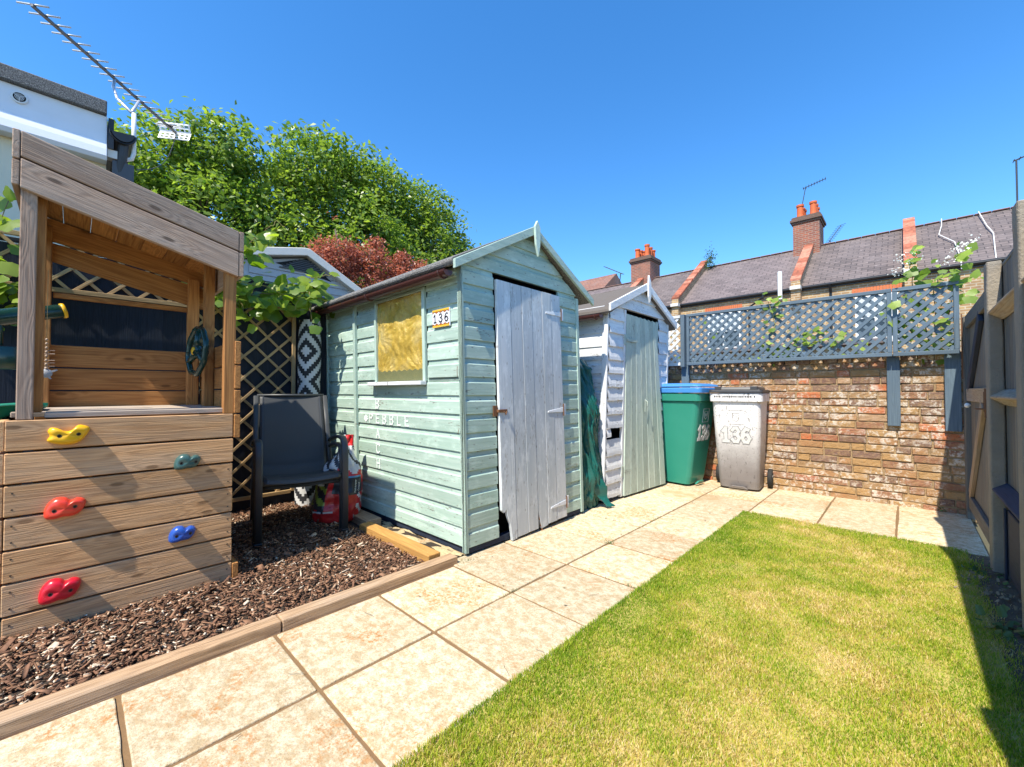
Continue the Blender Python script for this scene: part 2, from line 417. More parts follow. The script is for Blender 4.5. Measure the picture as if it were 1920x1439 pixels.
class MB:
    def __init__(s, xf=None):
        s.v = []; s.f = []; s.g = []; s.r = []; s.m = []; s.xf = xf; s.mat = 0; s.at = []
    def add(s, vs, fs, ax=None, rnd=None):
        n = len(s.v); vs = [Vector(p) for p in vs]; s.at.append((n, len(s.f)))
        if ax is None: ax = (Vector((1, 0, 0)), Vector((0, 1, 0)), Z)
        off = Vector((random.random() * 20, random.random() * 20, random.random() * 20))
        rr = random.random() if rnd is None else rnd
        for p in vs:
            s.g.append(Vector((p.dot(ax[0]), p.dot(ax[1]), p.dot(ax[2]))) + off); s.r.append(rr)
            s.v.append(s.xf(p) if s.xf else p)
        for f in fs: s.f.append(tuple(i + n for i in f)); s.m.append(s.mat)
        return s
    def hexa(s, p, ax, rnd=None):
        return s.add(p, [(0, 3, 2, 1), (4, 5, 6, 7), (0, 1, 5, 4), (1, 2, 6, 5), (2, 3, 7, 6), (3, 0, 4, 7)], ax, rnd)
    def box(s, x0, x1, y0, y1, z0, z1, rnd=None, jit=0.):
        d = (x1 - x0, y1 - y0, z1 - z0)
        E = (Vector((1, 0, 0)), Vector((0, 1, 0)), Z)
        o = sorted(range(3), key=lambda i: -abs(d[i]))
        p = [Vector((a, b, c)) for c in (z0, z1) for a, b in ((x0, y0), (x1, y0), (x1, y1), (x0, y1))]
        if jit: p = [q + Vector([random.uniform(-jit, jit) for _ in range(3)]) for q in p]
        return s.hexa(p, (E[o[0]], E[o[1]], E[o[2]]), rnd)
    def bar(s, a, b, w, h, up=Z, rnd=None):
        a = Vector(a); b = Vector(b); t = (b - a).normalized(); sd = t.cross(Vector(up)).normalized(); u = sd.cross(t)
        p = [q + sd * (w / 2 * i) + u * (h / 2 * j) for q in (a, b) for i, j in ((-1, -1), (1, -1), (1, 1), (-1, 1))]
        return s.hexa(p, (t, u, sd), rnd)
    def prism(s, poly, d, ax=None, rnd=None):
        poly = [Vector(p) for p in poly]; d = Vector(d); n = len(poly)
        if ax is None:
            e = max(((poly[(i + 1) % n] - poly[i]) for i in range(n)), key=lambda q: q.length)
            if d.length > e.length: e = d
            t = e.normalized(); w = d if abs(d.normalized().dot(t)) < .9 else (poly[1] - poly[0])
            u = t.cross(w).normalized() if t.cross(w).length > 1e-6 else Z
            ax = (t, u, t.cross(u))
        vs = poly + [p + d for p in poly]
        fs = [tuple(reversed(range(n))), tuple(range(n, 2 * n))] + [(i, (i + 1) % n, n + (i + 1) % n, n + i) for i in range(n)]
        return s.add(vs, fs, ax, rnd)
    def tube(s, pts, r, n=8, cap=True, rnd=None):
        pts = [Vector(p) for p in pts]; k = len(pts)
        rs = r if isinstance(r, (list, tuple)) else [r] * k
        vs = []; fs = []; side = None
        for i, p in enumerate(pts):
            t = (pts[min(i + 1, k - 1)] - pts[max(i - 1, 0)]).normalized()
            if side is None: side = t.orthogonal().normalized()
            else:
                side = side - t * side.dot(t)
                side = side.normalized() if side.length > 1e-6 else t.orthogonal().normalized()
            u = t.cross(side)
            for j in range(n):
                a = 2 * math.pi * j / n
                vs.append(p + (side * math.cos(a) + u * math.sin(a)) * rs[i])
        for i in range(k - 1):
            for j in range(n):
                fs.append((i * n + j, i * n + (j + 1) % n, (i + 1) * n + (j + 1) % n, (i + 1) * n + j))
        if cap: fs += [tuple(reversed(range(n))), tuple((k - 1) * n + j for j in range(n))]
        ax = ((pts[-1] - pts[0]).normalized() if (pts[-1] - pts[0]).length > 1e-6 else Z)
        o = ax.orthogonal().normalized()
        return s.add(vs, fs, (ax, o, ax.cross(o)), rnd)
    def lathe(s, prof, c, axis=Z, n=20, rnd=None):
        axis = Vector(axis).normalized(); c = Vector(c)
        return s.tube([c + axis * h for _, h in prof], [max(q, 1e-4) for q, _ in prof], n, True, rnd)
    def sheet(s, nu, nv, fn, rnd=None):
        vs = [fn(i / nu, j / nv) for j in range(nv + 1) for i in range(nu + 1)]
        fs = [(j * (nu + 1) + i, j * (nu + 1) + i + 1, (j + 1) * (nu + 1) + i + 1, (j + 1) * (nu + 1) + i) for j in range(nv) for i in range(nu)]
        return s.add(vs, fs, None, rnd)
    def each(s, name, mats, parent=None, cuts=None, **kw):
        """one object per added shape (or per run of shapes starting at the indices in cuts)"""
        idx = cuts or list(range(len(s.at))); out = []
        for a, b in zip(idx, idx[1:] + [len(s.at)]):
            v0, f0 = s.at[a]; v1, f1 = s.at[b] if b < len(s.at) else (len(s.v), len(s.f))
            q = MB(); q.v = s.v[v0:v1]; q.g = s.g[v0:v1]; q.r = s.r[v0:v1]; q.f = [tuple(i - v0 for i in f) for f in s.f[f0:f1]]; q.m = s.m[f0:f1]
            out.append(q.build(name, mats, parent, **kw))
        return out
    def build(s, name, mats, parent=None, loc=(0, 0, 0), bevel=0, smooth=False, seg=1, label=None, sub=0, solid=0):
        base = WL[parent] if parent is not None else Vector(loc)
        me = bpy.data.meshes.new(name)
        me.from_pydata([p - base for p in s.v], [], s.f)
        a = me.attributes.new('gc', 'FLOAT_VECTOR', 'POINT'); a.data.foreach_set('vector', [c for g in s.g for c in g])
        a = me.attributes.new('rnd', 'FLOAT', 'POINT'); a.data.foreach_set('value', s.r)
        me.polygons.foreach_set('material_index', s.m)
        me.update()
        return finish(me, name, mats, parent, loc, bevel, smooth, seg, label, sub, solid)

def npmesh(name, mat, V_, F_, rnd, parent=None, loc=(0, 0, 0), smooth=False):
    base = np.array(WL[parent] if parent is not None else loc, dtype=float)
    V_ = np.asarray(V_, dtype=np.float64) - base
    me = bpy.data.meshes.new(name)
    k = F_.shape[1]
    me.vertices.add(len(V_)); me.vertices.foreach_set('co', V_.astype(np.float32).ravel())
    me.loops.add(F_.size); me.loops.foreach_set('vertex_index', F_.astype(np.int32).ravel())
    me.polygons.add(len(F_)); me.polygons.foreach_set('loop_start', np.arange(0, F_.size, k, dtype=np.int32))
    me.update(calc_edges=True)
    a = me.attributes.new('rnd', 'FLOAT', 'POINT'); a.data.foreach_set('value', np.asarray(rnd, dtype=np.float32))
    return finish(me, name, mat, parent, loc, 0, smooth, 1, None)

def scatter(P, T, U, N, size, tmpl, faces):
    """instances of a leaf template: P (n,3) positions; T,U,N frames; tmpl (k,3); returns verts, faces"""
    n = len(P); k = len(tmpl)
    size = np.asarray(size).reshape(-1, 1, 1)
    V_ = P[:, None, :] + size * (tmpl[None, :, 0:1] * T[:, None, :] + tmpl[None, :, 1:2] * U[:, None, :] + tmpl[None, :, 2:3] * N[:, None, :])
    F_ = (np.arange(n)[:, None, None] * k + np.asarray(faces)[None]).reshape(-1, np.asarray(faces).shape[1])
    return V_.reshape(-1, 3), F_

def frames(N):
    N = N / np.linalg.norm(N, axis=1, keepdims=True)
    a = RNG.normal(size=N.shape); T = np.cross(N, a); T /= np.linalg.norm(T, axis=1, keepdims=True)
    return T, np.cross(N, T), N

def text_mb(txt, size, origin, xdir, ydir, depth=.002, xs=1., align='LEFT', bold=0.):
    cu = bpy.data.curves.new('txt', 'FONT'); cu.body = txt; cu.size = size; cu.align_x = align; cu.extrude = depth / 2; cu.offset = bold
    cu.resolution_u = 3
    ob = bpy.data.objects.new('txt', cu); COL.objects.link(ob)
    bpy.context.view_layer.update()
    me = bpy.data.meshes.new_from_object(ob.evaluated_get(bpy.context.evaluated_depsgraph_get()))
    X = Vector(xdir).normalized(); Y = Vector(ydir).normalized(); N = X.cross(Y); o = Vector(origin)
    mb = MB()
    mb.add([o + X * (v.co.x * xs) + Y * v.co.y + N * v.co.z for v in me.vertices], [tuple(p.vertices) for p in me.polygons])
    bpy.data.objects.remove(ob); bpy.data.meshes.remove(me); bpy.data.curves.remove(cu)
    return mb

def blockfont(mb, ch, o, X, Y, w, h, t, N, d=.002):
    """stencil letters built of strokes: origin bottom-left"""
    S = {'P': [((0, 0), (0, 1)), ((0, 1), (.75, 1)), ((.75, 1), (1, .78)), ((1, .78), (.75, .52)), ((.75, .52), (0, .52))],
         'B': [((0, 0), (0, 1)), ((0, 1), (.7, 1)), ((.7, 1), (.92, .78)), ((.92, .78), (.7, .53)), ((0, .53), (.72, .53)), ((.72, .53), (1, .27)), ((1, .27), (.72, 0)), ((.72, 0), (0, 0))],
         'E': [((0, 0), (0, 1)), ((0, 1), (1, 1)), ((0, .52), (.8, .52)), ((0, 0), (1, 0))],
         'L': [((0, 0), (0, 1)), ((0, 0), (.9, 0))],
         'A': [((0, 0), (.5, 1)), ((.5, 1), (1, 0)), ((.2, .35), (.8, .35))],
         'C': [((1, .85), (.7, 1)), ((.7, 1), (.25, 1)), ((.25, 1), (0, .75)), ((0, .75), (0, .25)), ((0, .25), (.25, 0)), ((.25, 0), (.7, 0)), ((.7, 0), (1, .15))],
         'H': [((0, 0), (0, 1)), ((1, 0), (1, 1)), ((0, .52), (1, .52))],
         '1': [((.1, .75), (.5, 1)), ((.5, 1), (.5, 0)), ((.15, 0), (.85, 0))],
         '3': [((.05, .85), (.3, 1)), ((.3, 1), (.7, 1)), ((.7, 1), (.92, .78)), ((.92, .78), (.65, .54)), ((.65, .54), (.35, .54)), ((.65, .54), (1, .28)), ((1, .28), (.72, 0)), ((.72, 0), (.28, 0)), ((.28, 0), (.02, .16))],
         '6': [((.85, .92), (.5, 1)), ((.5, 1), (.12, .72)), ((.12, .72), (0, .3)), ((0, .3), (.28, 0)), ((.28, 0), (.72, 0)), ((.72, 0), (1, .28)), ((1, .28), (.72, .55)), ((.72, .55), (.3, .55)), ((.3, .55), (.03, .33))]}[ch]
    for i, (a, b) in enumerate(S):
        p = o + X * (a[0] * w) + Y * (a[1] * h); q = o + X * (b[0] * w) + Y * (b[1] * h)
        e = (q - p).normalized() * t * .42
        mb.bar(p - e + N * (.0002 * i), q + e + N * (.0002 * i), t, d, N)

def rnd_unit(n):
    a = RNG.normal(size=(n, 3)); return a / np.linalg.norm(a, axis=1, keepdims=True)

def fbm(p, s=1., o=3):
    return mn.fractal(Vector(p) * s, 1., 2., o)

# ------------------------------------------------------------------ world, sun, camera
w = bpy.data.worlds.new('World'); SC.world = w; w.use_nodes = True
nt = w.node_tree; bg = nt.nodes['Background']
sky = nt.nodes.new('ShaderNodeTexSky'); sky.sky_type = 'NISHITA'; sky.sun_disc = False
sky.sun_elevation = math.asin(SUN.z); sky.sun_rotation = math.atan2(SUN.x, SUN.y)
sky.altitude = 0; sky.air_density = .9; sky.dust_density = .12; sky.ozone_density = 3.2
hsv = nt.nodes.new('ShaderNodeHueSaturation'); hsv.inputs['Saturation'].default_value = 1.28; hsv.inputs['Value'].default_value = 1.36
nt.links.new(sky.outputs[0], hsv.inputs['Color']); nt.links.new(hsv.outputs[0], bg.inputs[0]); bg.inputs[1].default_value = .125
sl = bpy.data.lights.new('sun', 'SUN'); sl.energy = 4.4; sl.angle = R(.53); sl.color = (1, .93, .79)
so = bpy.data.objects.new('sun', sl); COL.objects.link(so)
so.rotation_euler = (-SUN).to_track_quat('-Z', 'Y').to_euler(); so.location = (2, -6, 9)
cam = bpy.data.cameras.new('camera'); co = bpy.data.objects.new('camera', cam); COL.objects.link(co)
cam.sensor_width = 36; cam.lens = 36 * 779 / 1920; cam.clip_start = .02; cam.clip_end = 500
co.location = (0, 0, 1.0); co.rotation_euler = (R(91.15), 0, R(43.5)); SC.camera = co
SC.view_settings.view_transform = 'Standard'; SC.view_settings.look = 'None'
SC.view_settings.exposure = .92; SC.view_settings.gamma = 1; SC.view_settings.use_curve_mapping = False

# ------------------------------------------------------------------ ground, paving, lawn, bark
mb = MB(); mb.add([(-150, -150, -.06), (150, -150, -.06), (150, 150, -.06), (-150, 150, -.06)], [(0, 1, 2, 3)])
tag(mb.build('ground', 'ground'), kind='structure')

mb = MB()
mb.box(-2.5, .36, -1.2, 5.02, -.055, -.006)
tag(mb.build('mortar_bed', 'mortar'), kind='structure')
mb = MB()
g = .007
ys = [-1.29, -.823, -.355, .114, .584, 1.05, 1.52, 1.985, 2.45, 2.915, 3.38, 3.84, 4.30, 4.77, 5.03]
for i in range(len(ys) - 1):
    left = -1.905 if ys[i] < 1.5 else -2.40
    cols = [(left, -1.443), (-1.443, -.972)]
    if ys[i] >= 3.83: cols += [(-.972, -.506), (-.506, -.065), (-.065, .36)]
    for a, b in cols:
        zz = random.uniform(-.0015, .0015); q = lambda: random.uniform(-.0015, .0015)
        x0, x1, y0, y1 = a + g + q(), b - g + q(), ys[i] + g + q(), ys[i + 1] - g + q()
        # chipped, slightly wandering edges
        P = []
        for (ax_, ay), (bx, by) in (((x0, y0), (x1, y0)), ((x1, y0), (x1, y1)), ((x1, y1), (x0, y1)), ((x0, y1), (x0, y0))):
            for k in range(9):
                t = k / 9; e = .0 if k == 0 else random.gauss(0, .0009)
                dx, dy = bx - ax_, by - ay; L = math.hypot(dx, dy)
                P.append((ax_ + dx * t - dy / L * e, ay + dy * t + dx / L * e, -.05))
        mb.prism(P, (0, 0, .05 + zz))
tag(mb.build('paving', 'slab', bevel=.004, seg=2), kind='structure')

# dried leaves, twigs and grit lying on the slabs
mb = MB()
for k in range(30):
    x = random.uniform(-1.88, -1.02); y = random.uniform(.1, 4.6)
    a = random.uniform(0, 6.28); L = random.uniform(.004, .010)
    if k % 2 == 0:
        pts = [(x + math.cos(a) * L * j * 2.2 + random.uniform(-.004, .004), y + math.sin(a) * L * j * 2.2, .006) for j in range(4)]
        mb.tube(pts, .0009, 5)
    else:
        d = Vector((math.cos(a), math.sin(a), 0)); n = Vector((-d.y, d.x, 0))
        c = Vector((x, y, .004))
        mb.prism([c - d * L, c + n * L * .4, c + d * L, c - n * L * .35], (0, 0, .0012))
tag(mb.build('leaf_litter', 'dead'), kind='stuff')

# tufts rooted in a few of the joints
def tufts():
    P = []
    for cx, cy, n, sx, sy in ((-1.443, 2.45, 70, .02, .02), (-1.443, 1.52, 26, .012, .05), (-1.443, 3.1, 30, .006, .12), (-1.90, 1.62, 40, .02, .03), (-1.05, 1.985, 24, .05, .006), (-1.7, 2.915, 20, .08, .005), (-.506, 4.5, 26, .006, .10), (-2.0, 2.9, 40, .03, .05)):
        P.append(np.stack([cx + RNG.normal(0, sx, n), cy + RNG.normal(0, sy, n), np.full(n, -.004)], 1))
    P = np.concatenate(P); n = len(P); a = RNG.uniform(0, 6.28, n); h = RNG.uniform(.008, .02, n); wd = .0016
    d = np.stack([np.cos(a), np.sin(a), np.zeros(n)], 1); s_ = np.stack([-np.sin(a), np.cos(a), np.zeros(n)], 1) * wd
    up = np.array([0, 0, 1.]) * h[:, None]
    V_ = np.stack([P - s_, P + s_, P + d * h[:, None] * .7 + up + s_ * .2, P + d * h[:, None] * .7 + up - s_ * .2], 1).reshape(-1, 3)
    F_ = (np.arange(n)[:, None, None] * 4 + np.array([[0, 1, 2, 3]])[None]).reshape(-1, 4)
    tag(npmesh('joint_moss', 'weed', V_, F_, np.repeat(RNG.uniform(size=n), 4)), kind='stuff')
tufts()

def vnoise(x, y, s, seed=0):
    return np.array([mn.noise(Vector((a * s + seed, b * s, seed * 1.7))) for a, b in zip(x, y)])

# lawn: a gently uneven sheet of thatch and the blades on it
mb = MB()
mb.sheet(30, 60, lambda u, v: Vector((-.985 + u * 1.235, -1.2 + v * 5.02, .004 + .006 * mn.noise(Vector((u * 6, v * 22, 0))))))
tag(mb.build('lawn', 'lawnsoil', smooth=True), kind='structure')

def blades(name, n, xr, yr, dens, h0, wid, edge=False):
    x = RNG.uniform(*xr, n); y = RNG.uniform(*yr, n)
    keep = RNG.uniform(size=n) < dens(x, y); x, y = x[keep], y[keep]; n = len(x)
    gx = np.linspace(-1.1, .5, 60); gy = np.linspace(-.2, 4.1, 150)
    GX, GY = np.meshgrid(gx, gy, indexing='ij')
    def field(s, sd):
        F = vnoise(GX.ravel(), GY.ravel(), s, sd).reshape(GX.shape)
        return F[np.clip(((x + 1.1) / 1.6 * 59).astype(int), 0, 59), np.clip(((y + .2) / 4.3 * 149).astype(int), 0, 149)]
    f1, f2, f3 = field(1.5, 3), field(4.5, 9), field(11, 17)
    straw = .49 + .40 * f1 + .46 * f2 + .40 * f3 + RNG.normal(0, .30, n)
    straw -= .30 * np.clip((-.80 - x) / .18, 0, 1)          # greener along the paving
    straw -= .12 * np.clip((y - 3.3) / .5, 0, 1)
    r = np.clip(straw, 0.0, 1)
    h = h0 * RNG.uniform(.55, 1.25, n) * (1 + .35 * f2) * np.where(r > .75, .75, 1)
    a = RNG.uniform(0, 2 * np.pi, n); lean = RNG.uniform(.15, 1.0, n) * h * np.where(r > .72, 1.3, .8)
    dx, dy = np.cos(a) * lean, np.sin(a) * lean
    b = a + np.pi / 2 + RNG.normal(0, .5, n); wx, wy = np.cos(b) * wid / 2, np.sin(b) * wid / 2
    z0 = np.full(n, .002)
    V_ = np.stack([np.stack([x - wx, y - wy, z0], 1), np.stack([x + wx, y + wy, z0], 1),
                   np.stack([x + dx * .4 + wx * .8, y + dy * .4 + wy * .8, z0 + h * .6], 1), np.stack([x + dx * .4 - wx * .8, y + dy * .4 - wy * .8, z0 + h * .6], 1),
                   np.stack([x + dx + wx * .15, y + dy + wy * .15, z0 + h], 1), np.stack([x + dx - wx * .15, y + dy - wy * .15, z0 + h], 1)], 1).reshape(-1, 3)
    F_ = (np.arange(n)[:, None, None] * 6 + np.array([[0, 1, 2, 3], [3, 2, 4, 5]])[None]).reshape(-1, 4)
    tag(npmesh(name, 'grass', V_, F_, np.repeat(r, 6)), kind='stuff')

def ldens(x, y):
    d = np.clip(1.15 - .17 * y, .45, 1)
    right = np.clip((.31 - x + .05 * vnoise(x, y, 5, 4)) / .10, 0, 1)
    return d * np.maximum(right, .03)
blades('grass', 440000, (-1.0, .34), (.1, 3.86), ldens, .0150, .0024)

# bark chippings: soil below, loose chips on top
mb = MB()
mb.sheet(40, 60, lambda u, v: Vector((-4.02 + u * 2.05, -1.4 + v * 3.05, .004 + .012 * mn.noise(Vector((u * 14, v * 20, 2))))))
tag(mb.build('soil', 'soil', smooth=True), kind='structure')
def chips(n):
    x = RNG.uniform(-4.0, -1.985, n); y = -.75 + 2.3 * RNG.uniform(size=n)
    k = ~((x < -2.62) & (y < .58)); x, y = x[k], y[k]
    k = ~((y > 1.41) & (x > -3.5)); x, y = x[k], y[k]; n = len(x)
    big = RNG.uniform(size=n)
    L = np.where(big > .90, RNG.uniform(.03, .065, n), RNG.uniform(.005, .026, n)); W = np.where(big > .93, RNG.uniform(.006, .014, n), L * RNG.uniform(.2, .6, n)); T_ = RNG.uniform(.002, .005, n)
    a = RNG.uniform(0, 2 * np.pi, n); tilt = RNG.normal(0, .28, n); roll = RNG.normal(0, .35, n)
    D = np.stack([np.cos(a) * np.cos(tilt), np.sin(a) * np.cos(tilt), np.sin(tilt)], 1)
    S = np.stack([-np.sin(a), np.cos(a), np.zeros(n)], 1); N = np.cross(D, S)
    S2 = S * np.cos(roll)[:, None] + N * np.sin(roll)[:, None]; N2 = np.cross(D, S2)
    P = np.stack([x, y, .012 + np.abs(RNG.normal(0, .007, n)) + .25 * np.abs(np.sin(tilt)) * L], 1)
    co_ = [(-1, -1, -1), (1, -1, -1), (1, 1, -1), (-1, 1, -1), (-1, -1, 1), (1, -1, 1), (1, 1, 1), (-1, 1, 1)]
    V_ = []
    for c in co_:
        jl = RNG.uniform(.65, 1.1, n); jw = RNG.uniform(.35, 1.1, n)
        V_.append(P + D * (c[0] * L / 2 * jl)[:, None] + S2 * (c[1] * W / 2 * jw)[:, None] + N2 * (c[2] * T_ / 2)[:, None])
    V_ = np.stack(V_, 1).reshape(-1, 3)
    F_ = (np.arange(n)[:, None, None] * 8 + np.array([(0, 3, 2, 1), (4, 5, 6, 7), (0, 1, 5, 4), (1, 2, 6, 5), (2, 3, 7, 6), (3, 0, 4, 7)])[None]).reshape(-1, 4)
    pale = np.clip(.45 + .9 * (1 - np.abs(y + .1) / .6), .45, 1.3)          # paler, coarser chips in front of the playhouse
    r = np.clip(RNG.beta(1.6, 2.4, n) + np.where(RNG.uniform(size=n) < .19 * pale, .6, 0), 0, 1)
    tag(npmesh('bark_chippings', 'chips', V_, F_, np.repeat(r, 8)), kind='stuff')
chips(34000)

# timber edging of the bark bed
mb = MB(); mb.bar((-1.948, -1.3, -.008), (-1.948, .612, -.008), .076, .10, rnd=.62); mb.bar((-1.948, .616, -.008), (-1.948, 1.555, -.008), .076, .10, rnd=.5)
o = mb.build('timber_edging', 'sleeper', loc=(-1.953, 0, 0), bevel=.005, seg=2)
tag(o, 'long weathered timber edging board between the bark chippings and the paving', 'edging')
mb = MB(); mb.bar((-2.0, 1.455, .012), (-2.84, 1.455, .012), .085, .095)
tag(mb.build('timber_edging', 'sleeper_o', loc=(-2.4, 1.45, 0), bevel=.005, seg=2), 'short orange timber edging piece set square to the path in front of the green shed', 'edging')
mb = MB(); mb.bar((-2.86, 1.535, .018), (-3.45, 1.545, .018), .12, .085)
tag(mb.build('timber_edging', 'sleeper', loc=(-3.1, 1.54, 0), bevel=.005, seg=2), 'brown timber edging piece lying in shade beside the compost bag', 'edging')
mb = MB()
mb.sheet(60, 8, lambda u, v: Vector((-3.4 + u * 1.43, 1.50 + v * .16, .006 + .016 * fbm((u * 9, v * 3, 5), 1.5))))
tag(mb.build('sand', 'sand', smooth=True), kind='structure')

# ------------------------------------------------------------------ playhouse
PH = thing('playhouse', 'wooden climbing playhouse with sloping roof and coloured climbing holds', 'playhouse', (-3.05, .2, 0))
mb = MB(); pit = .131
for k in range(7):
    z1 = .884 - k * pit
    mb.box(-2.633, -2.605 + random.uniform(-.0015, .0015), -.186 + random.uniform(-.002, .002), .586 + random.uniform(-.002, .002), z1 - .1225, z1)
mb.build('front_wall', 'ph_front', PH, bevel=.003)
# screws in the front boards
mb = MB()
for k in range(7):
    for yy in (-.165, .566):
        for dz in (.03, .095):
            zz = .884 - k * pit - dz
            mb.lathe([(.0035, 0), (.0035, .0015)], (-2.6055, yy, zz), (1, 0, 0), 8)
mb.each('screw', 'bolt', PH)
mb = MB()
for k in range(6):
    mb.box(-3.5, -2.608, -.215, -.188, .762 - k * pit, .882 - k * pit)
mb.build('side_wall', 'ph_front', PH, bevel=.003)
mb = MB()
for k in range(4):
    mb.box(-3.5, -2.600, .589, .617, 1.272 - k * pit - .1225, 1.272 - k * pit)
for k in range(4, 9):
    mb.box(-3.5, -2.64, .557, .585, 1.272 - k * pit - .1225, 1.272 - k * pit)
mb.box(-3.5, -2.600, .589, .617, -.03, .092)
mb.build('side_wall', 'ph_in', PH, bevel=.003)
mb = MB()
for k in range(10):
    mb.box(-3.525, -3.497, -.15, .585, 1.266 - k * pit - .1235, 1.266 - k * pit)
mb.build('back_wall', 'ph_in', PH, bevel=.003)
mb = MB()
for k in range(7):
    x1 = -2.628 - k * .124
    mb.box(x1 - .118, x1, -.185 if k else -.085, .585 if k else .548, .890, .914)
mb.build('deck', 'deck', PH, bevel=.003)
for (x0, x1, y0, y1, z0, z1, m) in ((-2.652, -2.607, -.162, -.116, .886, 1.86, 'ph_grey'), (-2.72, -2.654, -.158, -.092, .914, 1.86, 'ph_in'),
                                    (-2.652, -2.607, .542, .594, .886, 1.72, 'ph_in'), (-3.49, -3.43, -.155, -.095, .914, 1.92, 'ph_in'),
                                    (-3.494, -3.44, .512, .572, .914, 1.75, 'ph_in'), (-3.13, -3.065, .538, .586, .914, 1.80, 'ph_in')):
    mb = MB(); mb.box(x0, x1, y0, y1, z0, z1); mb.build('post', m, PH, bevel=.004, seg=2)
# fascia: two boards front and back, two across the high side, two across the low side
def fas(x0, x1, name, m, rows):
    mb = MB()
    for (a, b, c, d) in rows:
        mb.prism([(x0, -.163, b), (x0, .598, d), (x0, .598, c), (x0, -.163, a)], (x1 - x0, 0, 0))
    return mb.each(name, m, PH, bevel=.003)
fas(-2.618, -2.588, 'fascia', 'ph_grey', ((2.061, 1.956, 1.860, 1.757), (1.949, 1.829, 1.750, 1.617)))
fas(-3.498, -3.470, 'fascia', 'ph_in', ((1.985, 1.862, 1.815, 1.712), (1.850, 1.752, 1.703, 1.560)))
mb = MB(); mb.box(-3.496, -3.468, -.09, .512, 1.532, 1.560); mb.build('rail', 'ph_in', PH, bevel=.003)
mb = MB()
for a, b in ((2.063, 1.945), (1.938, 1.836)): mb.box(-3.5, -2.589, -.186, -.165, b, a)
for a, b in ((1.862, 1.755), (1.749, 1.62)): mb.box(-3.5, -2.589, .600, .622, b, a)
mb.each('fascia', 'ph_grey', PH, bevel=.003)
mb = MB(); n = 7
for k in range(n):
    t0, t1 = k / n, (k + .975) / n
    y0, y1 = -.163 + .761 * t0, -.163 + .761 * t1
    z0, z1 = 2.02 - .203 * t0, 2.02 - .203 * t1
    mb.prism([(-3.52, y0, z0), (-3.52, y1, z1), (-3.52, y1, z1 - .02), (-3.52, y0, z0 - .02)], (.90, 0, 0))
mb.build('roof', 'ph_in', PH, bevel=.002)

def hold(c, outline, h, m, lab, bolts):
    mb = MB(); n = 40; rings = 9
    pts = [Vector(p) for p in outline]
    def out(t):
        k = t * len(pts); i = int(k) % len(pts); f = k - int(k)
        p0, p1, p2, p3 = (pts[(i + j - 1) % len(pts)] for j in range(4))
        return .5 * ((2 * p1) + (p2 - p0) * f + (2 * p0 - 5 * p1 + 4 * p2 - p3) * f * f + (3 * p1 - p0 - 3 * p2 + p3) * f ** 3)
    vs = []; fs = []
    for r in range(rings + 1):
        a = r / rings * math.pi / 2; s = math.cos(a) ** .55 if r < rings else .001; z = h * math.sin(a) ** .8
        for j in range(n):
            q = out(j / n) * s; q.y *= 1.36
            dip = 0
            for by, bz in bolts: dip += .18 * h * math.exp(-(((q.x - by) / .014) ** 2 + ((q.y - bz) / .014) ** 2))
            vs.append(Vector((c[0] + max(z - dip, min(z, .012)), c[1] + q.x, c[2] + q.y)))
    for r in range(rings):
        for j in range(n): fs.append((r * n + j, r * n + (j + 1) % n, (r + 1) * n + (j + 1) % n, (r + 1) * n + j))
    mb.add(vs, fs)
    ob = mb.build('climbing_hold', m, PH, smooth=True, label=lab)
    mb = MB()
    for by, bz in bolts: mb.lathe([(.007, .0), (.007, h * .88), (.0035, h * .88), (.003, h * .7)], (c[0], c[1] + by, c[2] + bz), (1, 0, 0), 12)
    mb.each('bolt', 'bolt', ob)
OUT1 = [(.062, .012), (.056, .024), (.028, .030), (.008, .014), (-.012, .012), (-.034, .022), (-.054, .024), (-.062, .012), (-.056, -.002), (-.064, -.016), (-.04, -.027), (-.012, -.031), (.014, -.030), (.040, -.018)]
OUT2 = [(.064, .008), (.056, .022), (.036, .027), (.018, .021), (.002, .032), (-.026, .034), (-.05, .018), (-.06, -.006), (-.056, -.026), (-.03, -.031), (-.004, -.027), (.022, -.028), (.048, -.018)]
sc = lambda o, a, b=1: [(x * a, y * a * b) for x, y in o]
PX = -2.606
hold((PX, -.012, .817), OUT1, .036, 'yel', 'yellow climbing hold at the top left', ((-.028, -.002), (.028, .002)))
hold((PX, .392, .652), sc(OUT2, .86), .036, 'teal', 'dark grey green climbing hold', ((-.026, -.001), (.032, -.001)))
hold((PX, -.020, .508), OUT2, .037, 'orange', 'orange red climbing hold in the middle', ((-.03, -.004), (.030, .004)))
hold((PX, .376, .301), sc(OUT2, .86), .037, 'blue', 'blue climbing hold', ((-.024, -.001), (.030, .001)))
hold((PX, -.030, .165), sc(OUT2, 1.0, 1.1), .037, 'red', 'crimson climbing hold at the bottom', ((-.026, -.002), (.032, -.004)))

